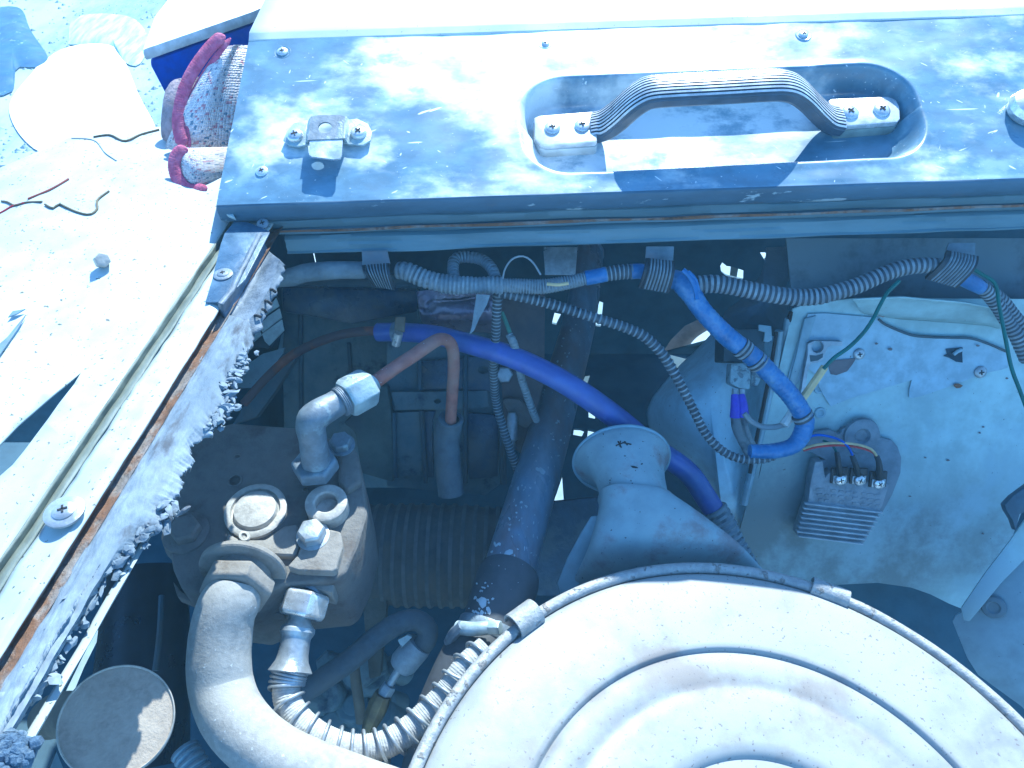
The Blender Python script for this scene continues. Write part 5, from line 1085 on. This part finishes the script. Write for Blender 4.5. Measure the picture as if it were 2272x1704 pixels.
# frame fragment of cast alloy
fr1 = [G(400, 545), G(430, 532), G(560, 536), G(558, 556), G(510, 552), G(490, 562), G(478, 590), G(468, 618), G(445, 632), G(415, 636), G(402, 655), G(382, 790), G(365, 785), G(380, 690), G(398, 600)]
xh, yh = WF.loc(G(444, 560), .008)
hl_ = [WF.p(xh + .0052 * math.cos(t * .5236), yh + .0052 * math.sin(t * .5236), .008) for t in range(12)]
mk('cast_corner', plate_holes([WF.hit(p, .008) for p in fr1], [hl_], WF.ez * -.005), alu_m, wg)
ins = [G(408, 598), G(440, 600), G(470, 590), G(468, 608), G(445, 622), G(412, 628)]
mk('cast_recess', prism([WF.hit(p, .0084) for p in ins], WF.ez * -.002), dark_m, wg)
mk('slanting_rib', prism([WF.hit(p, .004) for p in (G(385, 430), G(440, 415), G(420, 480), G(370, 650), G(330, 780), G(300, 770), G(345, 600))], WF.ez * -.004), bucket_m, wg, bevel=.001)
for p, r_ in ((G(634, 592), .0048), (G(1192, 675), .0052)): x, y = WF.loc(p, .0025); screw('screw', WF, x, y, .0030, r_ , wg, steel_m, .2)
for p in (G(452, 750), G(455, 862)):
    x, y = WF.loc(p); mk('hollow_rivet', lathe(WF.p(x, y, 0), WF.ez, [(.0050, 0), (.0046, .0016), (.0030, .0018), (.0020, .0008), (0, .0004)], 24), bucket_m, wg)
tear_m = mat('dark torn spot', (.015, .035, .06), .8, 0, bump=.2); brn_m = mat('dull brown primer spot', (.13, .12, .13), .8, 0, bump=.3)
mk('torn_hole', prism([WF.hit(p, .0034) for p in (G(1035, 570), G(1112, 562), G(1110, 590), G(1112, 632), G(1082, 628), G(1050, 610), G(1025, 602), G(1042, 592))], WF.ez * -.0008), tear_m, wg, smooth=False)
mk('curl', tube([WF.hit(p, .005) for p in (G(1070, 594), G(1085, 582), G(1108, 572))], .0016, 8), pat_m, wg)
mk('bare_spot', prism([WF.hit(p, .0034) for p in (G(500, 622), G(560, 618), G(622, 612), G(605, 640), G(580, 672), G(530, 690), G(505, 685), G(496, 650))], WF.ez * -.0008), brn_m, wg, smooth=False)
mk('bare_spot', prism([WF.hit(p, .0034) for p in (G(722, 415), G(735, 370), G(808, 382), G(775, 410), G(745, 424))], WF.ez * -.0008), rust_m, wg, smooth=False)
for p, a in ((G(1090, 738), 22), (G(1045, 1082), 8), (G(940, 1070), 6), (G(1206, 1420), 8), (G(1192, 955), 7), (G(1208, 928), 7), (G(1315, 705), 8), (G(780, 570), 12), (G(716, 545), 8), (G(1182, 553), 9), (G(870, 1248), 6)):
    q = [WF.hit((p[0] + a * .5 * math.cos(t) * random.uniform(.6, 1.2), p[1] + a * .3 * math.sin(t) * random.uniform(.6, 1.2)), .0042 if p[1] < 860 else .0012) for t in (0, 1, 2, 3, 4, 5)]
    mk('paint_chip', prism(q, WF.ez * -.0004), rust_m if a > 20 else brn_m, wg, smooth=False)
# seam strips left of the wall
for k, (ps, r_, m_, h) in enumerate((((F(1890, 600), F(1850, 800), F(1790, 1100), F(1720, 1400), F(1650, 1750)), .0030, bucket_m, .66), ((F(1905, 560), F(1880, 700), F(1820, 1000), F(1750, 1350), F(1690, 1650), F(1650, 1850)), .0018, cross_m, .655), ((F(1830, 680), F(1800, 900), F(1730, 1250), F(1660, 1550), F(1600, 1800)), .0035, bucket_m, .655), ((F(1812, 690), F(1770, 950), F(1700, 1300), F(1640, 1600)), .0016, cross_m, .650))):
    mk('seam_strip', tube([pt(p, h + .01 * i) for i, p in enumerate(ps)], r_, 10), m_, wg)
# right side strip and lower side panel
RF = Frame(pt(J(2100, 700), .60), X, Vector((-.35, -.45, .35)))
mk('corner_strip', prism([RF.hit(p, .004) for p in (J(2240, 440), J(2300, 420), J(2300, 560), J(2120, 740), J(1985, 905), J(1958, 900), J(1948, 850), J(2050, 700), J(2150, 570))], RF.ez * -.004), wing_m, wg, bevel=.001)
mk('side_panel', prism([RF.hit(p, -.006) for p in (J(2300, 520), J(2300, 1360), J(2200, 1260), J(2020, 1130), J(1975, 1060), J(1912, 905), J(1925, 880), J(2000, 840))], RF.ez * -.004), bucket_m, wg, bevel=.001)
x, y = RF.loc(J(2085, 850), .0)
mk('hollow_rivet', lathe(RF.p(x, y, -.004), RF.ez, [(.009, 0), (.008, .002), (.005, .0026), (.0036, .0012), (0, .001)], 24), MATS['dull grey panel'], wg)
mk('dark_bracket', prism([pt(p, .57) for p in (J(2132, 415), J(2165, 380), J(2300, 280), J(2300, 420), J(2195, 455), J(2180, 525), J(2165, 480), J(2140, 440))], FW * .006), mat('dark blue bracket', (.035, .06, .09), .5, 0, bump=.3), wg, bevel=.001)
tag(mk('added_void_backing', prism([pt(p, .78) for p in (J(1250, 700), J(1900, 700), J(2300, 900), J(2300, 1500), J(1300, 1500))], FW * .01), deep_m), 'dark sheet added to fill the black void behind the air filter under the inner wing', 'shroud')  # added sheet, its dark colour stands for the shade in the opening

# ================================================================== voltage regulator
rgt = thing('voltage_regulator', 'finned dusty voltage regulator with three screw terminals on the light blue wall', 'regulator', WF.p(*WF.loc(G(580, 1200)), 0))
mk('mounting_plate', prism([WF.hit(p, .006) for p in (G(545, 960), G(560, 935), G(600, 928), G(612, 916), G(640, 912), G(668, 925), G(680, 955), G(720, 975), G(790, 990), G(815, 1020), G(832, 1070), G(828, 1140), G(790, 1240), G(740, 1330), G(360, 1330), G(420, 1180), G(440, 1085), G(480, 1080), G(390, 1035), G(400, 990), G(430, 950), G(500, 940))], WF.ez * -.006), mat('dull blue grey plate', (.15, .185, .225), .6, 0, c2=(.20, .23, .26), scale=40, amount=.45, edge=.4, bump=.4), rgt, bevel=.0015)
mk('round_lug', lathe(WF.p(*WF.loc(G(632, 958)), .005), WF.ez, [(.016, 0), (.015, .003), (.007, .0035), (.005, .001), (0, .001)], 32), MATS['dull blue grey plate'], rgt)
mk('case', prism([WF.hit(p, .016) for p in (G(432, 1090), G(470, 1085), G(480, 1160), G(505, 1130), G(515, 1165), G(760, 1190), G(775, 1195), G(745, 1290), G(660, 1465), G(345, 1425), G(400, 1270), G(412, 1180))], WF.ez * -.012), reg_m, rgt, bevel=.0018)
for k in range(8):
    t = k / 7; a = (385 - 40 * t + 0, 1279 + 151 * t); b = (745 - 87 * t, 1322 + 145 * t)
    if k == 7: a, b = (357, 1430), (657, 1467)
    p, q = WF.hit(G(*a), .0195), WF.hit(G(*b), .0195)
    dn = -WF.ey
    mk('fin', prism([p, q, q + dn * .0012, p + dn * .0012], WF.ez * -.0045), mat('pale fin edge', (.40, .45, .48), .5, .1) if k == 0 else MATS['pale fin edge'], rgt, bevel=.0003)
for k, p in enumerate((G(547, 1170), G(635, 1172), G(725, 1187))):
    x, y = WF.loc(p, .019); mk('terminal_base', box(WF, (x, y + .003, .0165), (.0145, .014, .003)), black_m, rgt, bevel=.0006)
    mk('terminal_plate', box(WF, (x, y, .0186), (.0115, .007, .0014)), steel_m, rgt, bevel=.0004)
    screw('terminal_screw', WF, x, y, .0193, .0050, rgt, bright_m, .2 + k, dome=.6)
for k in range(9):
    for r_ in range(3):
        x, y = WF.loc(G(455 + k * 33 + random.uniform(-4, 4), 1215 + r_ * 24 + k * 3.4), .0165)
        if random.random() < .85: mk('embossed_mark', box(WF, (x, y, .0162), (random.uniform(.003, .006), .0016, .0009)), reg_m, rgt)
for k, (p, q, r2) in enumerate(((G(533, 1045), G(540, 1090), G(548, 1150)), (G(603, 1060), G(618, 1100), G(632, 1150)), (G(716, 1062), G(728, 1100), G(727, 1165)))):
    mk('lead_boot', tube([WF.hit(p, .022), WF.hit(q, .025), WF.hit(r2, .021)], [.0022, .0024, .0034 if k == 2 else .0024], 10), black_m, rgt)
WD = lambda pts, h: [WF.hit(p, h) for p in pts]
mk('blue_lead', tube(WD([G(385, 1000), G(410, 972), G(460, 965), G(540, 985), G(585, 1020), G(605, 1060)], .023), .0011, 8), wblue_m, rgt)
mk('yellow_lead', tube(WD([G(375, 1030), G(430, 1012), G(520, 1002), G(620, 1008), G(690, 1030), G(716, 1062)], .023), .0011, 8), yell_m, rgt)
mk('red_lead', tube(WD([G(378, 1036), G(450, 1018), G(560, 1012), G(650, 1026), G(700, 1045), G(714, 1065)], .021), .0011, 8), red_m, rgt)
mk('green_lead', tube(WD([G(470, 990), G(510, 1010), G(533, 1048)], .020), .0010, 8), green_m, rgt)

# ================================================================== wiring harness below the beam
def lipd(u): return .55 + .022 * (u - 600) / 1672
def hd(p, d): return max(d, lipd(p[0]) + .007 + (d - .53) * .5)
def conduit(name, pts, wd, lab, cat, mats=None, rib=None, parent=None, grp=None, n=24, wob=0):
    pts = [(p, hd(p, d)) for p, d in pts]; P3 = [pt(p, d) for p, d in pts]; W = wd if isinstance(wd, list) else [wd] * len(pts); rad = [px(w_ / 2, d) for (p, d), w_ in zip(pts, W)]
    g_ = tube(P3, rad, n, rib=rib, step=.003, wob=wob); o_ = mk(name, g_, mats or [cond_m, ribtop_m], parent, angle=60)
    if parent is None: tag(o_, lab, cat, grp)
    return o_
GR = 'corrugated conduits of the wiring harness'
conduit('taped_cable', [(E(340, 350), .56), (E(420, 335), .55), (E(560, 300), .545), (E(720, 290), .542), (E(900, 285), .54)], [34, 40, 42, 40, 38], 'cloth taped cable end at the far left below the beam', 'cable', [cloth_m], wob=.10)
conduit('corrugated_conduit', [(E(1110, 290), .548), (E(1180, 300), .543), (E(1290, 345), .541), (E(1400, 375), .54)], [36, 40, 40, 38], 'thick coarse conduit stub between the left clip and the taped junction', 'conduit', [condl_m, ribtop_m], (.0036, .07, .5), grp=GR)
conduit('corrugated_conduit', [(E(1390, 378), .541), (E(1500, 385), .54), (E(1620, 388), .54), (E(1700, 385), .54), (E(1795, 390), .54)], [42, 40, 36, 38, 38], 'taped dusty conduit junction in the middle of the harness, with a hanging tape end', 'conduit', [cloth_m, ribtop_m], (.0030, .06, .5), grp=GR, wob=.1)
conduit('corrugated_conduit', [(E(1478, 350), .55), (E(1470, 270), .565), (E(1490, 215), .575), (E(1570, 205), .58), (E(1660, 225), .575), (E(1720, 280), .56), (E(1745, 345), .55)], 25, 'small looped conduit above the taped junction', 'conduit', [condl_m, ribtop_m], (.0030, .06, .5), grp=GR)
conduit('corrugated_conduit', [(E(1760, 440), .56), (E(1752, 560), .575), (E(1745, 720), .60), (E(1730, 880), .62), (E(1735, 1020), .635), (E(1750, 1150), .65), (E(1800, 1330), .66), (E(1850, 1480), .67), (E(1900, 1620), .68)], [22, 21, 20, 19, 18, 19, 19, 19, 18], 'conduit hanging straight down beside the foil box', 'conduit', [cond_m, ribtop_m], (.0030, .05, .4), grp=GR)
conduit('corrugated_conduit', [(E(1830, 700), .60), (E(1860, 760), .60), (E(1885, 850), .61), (E(1910, 980), .62), (E(1945, 1090), .63), (E(1985, 1200), .64), (E(2010, 1260), .65)], [16, 19, 17, 17, 17, 17, 16], 'short thin conduit beside the diagonal pipe with a green wire end', 'conduit', [condl_m, ribtop_m], (.0030, .05, .4), grp=GR)
conduit('corrugated_conduit', [(F(30, 385), .540), (F(150, 392), .537), (F(300, 395), .535), (F(450, 372), .533), (F(590, 340), .531)], [30, 33, 33, 31, 29], 'fine ribbed conduit from the taped junction to the blue tape left of the middle clip', 'conduit', [condl_m, ribtop_m], (.0020, .05, .4), grp=GR)
conduit('corrugated_conduit', [(F(700, 318), .531), (F(800, 302), .530), (F(880, 298), .530)], [32, 33, 33], 'short ribbed length between two blue tape bands left of the middle clip', 'conduit', [cond_m, ribtop_m], (.0030, .05, .4), grp=GR)
conduit('tape_band', [(F(580, 342), .531), (F(640, 330), .530), (F(710, 315), .530)], 33, 'blue tape band on the conduit left of the middle clip', 'tape', [tape_m], wob=.05)
conduit('tape_band', [(F(870, 300), .530), (F(920, 296), .530), (F(980, 300), .531)], 34, 'blue tape band touching the left side of the middle clip', 'tape', [tape_m], wob=.05)
wire('wire', [F(330, 378), F(400, 384), F(470, 374)], .0012, yell_m, 'short yellow wire showing through the split conduit', 'wire', .5545)
wire('thin_wire', [F(45, 350), F(60, 280), F(110, 215), F(180, 200), F(240, 240), F(290, 320)], .0007, wgrey_m, 'thin grey wire loop above the taped junction', 'wire', .565)
conduit('corrugated_conduit', [(F(10, 430), .548), (F(120, 450), .548), (F(300, 492), .552), (F(500, 552), .556), (F(700, 615), .558), (F(850, 665), .56), (F(950, 712), .562), (F(1040, 790), .567), (F(1110, 880), .573), (F(1170, 985), .58), (F(1230, 1100), .588), (F(1290, 1220), .595), (F(1340, 1320), .60), (F(1410, 1410), .602), (F(1500, 1478), .603), (F(1600, 1510), .603), (F(1720, 1512), .603), (F(1800, 1490), .604)], [22, 23, 23, 22, 22, 22, 23, 23, 23, 22, 21, 20, 20, 20, 19, 19, 18, 18], 'long thin ribbed conduit sweeping diagonally down across the headlight bowl', 'conduit', [cond_m, ribtop_m], (.0040, .09, .4), grp=GR)
conduit('corrugated_conduit', [(F(1300, 385), .535), (F(1400, 378), .533), (F(1500, 388), .532), (F(1650, 420), .530), (F(1800, 448), .528), (F(1950, 465), .527), (F(2080, 460), .525), (G(500, 315), .524), (G(620, 280), .522), (G(730, 232), .520), (G(820, 200), .519), (G(910, 185), .518), (G(1000, 187), .518)], [40, 39, 38, 37, 37, 37, 36, 35, 35, 34, 34, 34, 34], 'long bold ribbed conduit drooping between the middle and right clips', 'conduit', [cond_m, ribtop_m], (.0040, .055, .5), grp=GR)
conduit('corrugated_conduit', [(G(1190, 275), .545), (G(1235, 320), .555), (G(1280, 380), .565), (G(1320, 445), .575), (G(1360, 510), .58), (G(1410, 620), .59)], [28, 30, 30, 30, 30, 30], 'lower of two ribbed conduits leaving the right clip', 'conduit', [cond_m, ribtop_m], (.0036, .06, .5), grp=GR)
conduit('corrugated_conduit', [(G(1240, 300), .56), (G(1300, 355), .57), (G(1350, 420), .58), (G(1420, 500), .59)], [26, 28, 28, 28], 'upper of two ribbed conduits leaving the right clip', 'conduit', [cond_m, ribtop_m], (.0036, .06, .5), grp=GR)
conduit('tape_band', [(G(1100, 240), .535), (G(1150, 262), .540), (G(1200, 290), .545)], [32, 34, 30], 'blue tape band just right of the right clip', 'tape', [tape_m], wob=.05)
# hanging tape end
te = Geo(); te.join(prism([pt(p, d) for p, d in ((E(1622, 445), .557), (E(1710, 450), .557), (E(1690, 510), .558), (E(1640, 600), .56), (E(1605, 680), .562), (E(1575, 705), .563), (E(1590, 660), .562), (E(1605, 560), .56))], FW * .0008))
tag(mk('tape_end', te, cloth_m), 'loose end of grey tape hanging from the harness junction', 'tape')
# taped blue branch, one continuous loop
tb_ = thing('taped_branch', 'blue taped harness branch hanging in a loop over the wing seam', 'cable', pt(F(1700, 900), .54))
bl_ = [(F(1130, 345), .534), (F(1190, 365), .530), (F(1250, 430), .530), (F(1320, 530), .534), (F(1400, 625), .540), (F(1500, 720), .548), (F(1600, 800), .556), (F(1700, 885), .564), (F(1800, 985), .572), (F(1890, 1080), .580), (F(1960, 1180), .587), (F(1995, 1265), .592), (F(1975, 1350), .595), (F(1920, 1420), .598), (F(1830, 1452), .60), (F(1730, 1460), .60), (F(1640, 1458), .60)]
bl_ = [(p, hd(p, d)) for p, d in bl_]
wds = [40, 46, 46, 42, 42, 44, 43, 43, 42, 42, 42, 42, 40, 36, 34, 33, 30]
P3 = [pt(p, d) for p, d in bl_]; rad = [px(w_ / 2, d) for (p, d), w_ in zip(bl_, wds)]
mk('tape_wrap', tube(P3, rad, 30, rib=(.0042, .016, .5), wob=.06), [tape_m, tape_m], tb_, angle=60)
for i, (pa, pb, d, w_) in enumerate(((F(1575, 782), F(1622, 820), .554, 44), (F(1672, 864), F(1704, 896), .563, 44), (F(1972, 1215), F(1990, 1245), .590, 43))):
    mk('exposed_conduit', tube([pt(pa, hd(pa, d) - .0008), pt(pb, hd(pb, d) + .0005)], px(w_ / 2 + 1.6, d + .01), 28, rib=(.0036, .05, .5)), [cond_m, ribtop_m], tb_, angle=60)
mk('tape_fold', tube([pt(p, .553) for p in (F(1205, 290), F(1250, 330), F(1285, 400), F(1300, 480))], .0020, 8, wob=.3), tape_m, tb_)
mk('tape_fold', tube([pt(p, .553) for p in (F(1240, 300), F(1290, 350), F(1310, 430))], .0014, 8, wob=.3), tape_m, tb_)
for p, d, w_ in ((F(1440, 665), .538, 46), (F(1825, 1010), .570, 43), (F(2005, 1315), .590, 42)):
    pass
# three ribbed rubber clips with their steel tabs
def clip(zf_, quad, tabq, d, lab, nrib):
    d = lipd(zf_(*quad[0])[0]) + .001
    o = thing('harness_clip', lab, 'clip', pt(zf_(*quad[3]), d), 'ribbed rubber clips below the beam')
    q = [pt(zf_(*p), d) for p in quad]
    mk('steel_tab', prism([pt(zf_(*p), d + .004) for p in tabq], FW * .0018), MATS['dull tab'] if 'dull tab' in MATS else mat('dull tab', (.15, .19, .22), .5, .2, c2=(.19, .19, .20), scale=40, amount=.4, edge=.3, bump=.2), o, bevel=.0005)
    # bowed pad wrapped round the conduit with raised ribs
    n1, n2_ = 12, nrib * 4; V = []; Fc = []
    for i in range(n1 + 1):
        t = i / n1
        for j in range(n2_ + 1):
            s = j / n2_; p = q[0].lerp(q[1], s).lerp(q[3].lerp(q[2], s), t)
            bow = -.010 * math.sin(math.pi * min(1, .12 + t * .88)) ; r_ = -.0011 if (.5 < ((s * nrib * .999) % 1) and .10 < s < .93) else 0
            V.append(p + FW * (bow + r_))
    for i in range(n1):
        for j in range(n2_): a = i * (n2_ + 1) + j; Fc.append([a, a + 1, a + n2_ + 2, a + n2_ + 1])
    g_ = Geo(); mi = []
    for i in range(n1):
        for j in range(n2_): sj = (j + .5) / n2_; mi.append(1 if (.5 < ((sj * nrib * .999) % 1) and .10 < sj < .93) else 0)
    g_.add(V, Fc, mi); mk('ribbed_pad', g_, [pad_m, ribtop_m], o, smooth=False, solid=.003)
    return o
clip(E, [(885, 262), (1065, 248), (1095, 420), (955, 395)], [(880, 165), (1045, 160), (1065, 250), (885, 268)], .527, 'left ribbed rubber clip, behind the cloth taped cable end', 9)
clip(F, [(962, 215), (1148, 235), (1118, 440), (922, 405)], [(972, 135), (1152, 135), (1146, 232), (966, 215)], .520, 'middle ribbed rubber clip, beside the start of the blue taped branch', 9)
clip(G, [(1025, 118), (1172, 145), (1085, 290), (940, 248)], [(1050, 80), (1172, 80), (1170, 142), (1035, 115)], .508, 'right ribbed rubber clip, slanting, over the blue tape', 10)
wire('green_wire', [G(1158, 200), G(1200, 225), (1200 * .482 + 1630, 500 + 270 * .482), G(1280, 370), G(1305, 500), G(1335, 650), G(1375, 760), G(1420, 880)], .0014, green_m, 'green wire running down at the right edge past the ribbed conduits', 'wire', .565)
wire('green_wire', [G(820, 255), G(765, 310), G(725, 380), G(700, 430), G(655, 495), G(590, 560), G(520, 610), G(472, 660)], .0014, green_m, 'green wire hanging from the drooping conduit to the cream sleeve', 'wire', .545)
wire('wire_sleeve', [G(476, 652), G(440, 705), G(405, 755), G(372, 800)], .0030, yell_m, 'cream yellow wire sleeve on the blue wall', 'sleeve', .60)
wire('wire_sleeve', [F(1925, 1195), F(1890, 1250), F(1862, 1290)], .0038, mat('pale wire sleeve', (.50, .55, .55), .6), 'pale wire sleeve left of the blue loop', 'sleeve', .61)
wire('wire', [F(1605, 1215), F(1650, 1265), F(1720, 1300), F(1800, 1302), F(1870, 1285)], .0022, wgrey_m, 'grey wire from the purple sleeves to the blue loop', 'wire', .62)
wire('green_wire', [E(1785, 560), E(1810, 620), E(1840, 700)], .0016, mat('dull green wire', (.08, .18, .14), .6), 'short dull green wire end above the thin conduit', 'wire', .60)

# ================================================================== thin bluish haze box, added to imitate lens veiling glare
hg = Geo(); hx0, hx1, hy0, hy1, hz0, hz1 = -12.5, 12.5, -12.5, 24.5, -1.0, CAM_Z + .12
hg.add([(x, y, z) for z in (hz0, hz1) for x, y in ((hx0, hy0), (hx1, hy0), (hx1, hy1), (hx0, hy1))], [[0, 3, 2, 1], [4, 5, 6, 7], [0, 1, 5, 4], [1, 2, 6, 5], [2, 3, 7, 6], [3, 0, 4, 7]])
hm = bpy.data.materials.new('veiling glare haze'); hm.use_nodes = True; ht = hm.node_tree; ht.nodes.clear()
ho = ht.nodes.new('ShaderNodeOutputMaterial'); hv = ht.nodes.new('ShaderNodeVolumePrincipled'); hv.inputs['Color'].default_value = (.45, .76, 1.0, 1); hv.inputs['Density'].default_value = .042; hv.inputs['Anisotropy'].default_value = 0.0
ht.links.new(hv.outputs[0], ho.inputs['Volume'])
hz = mk('added_glare_haze', hg, hm, smooth=False); hz['kind'] = 'stuff'
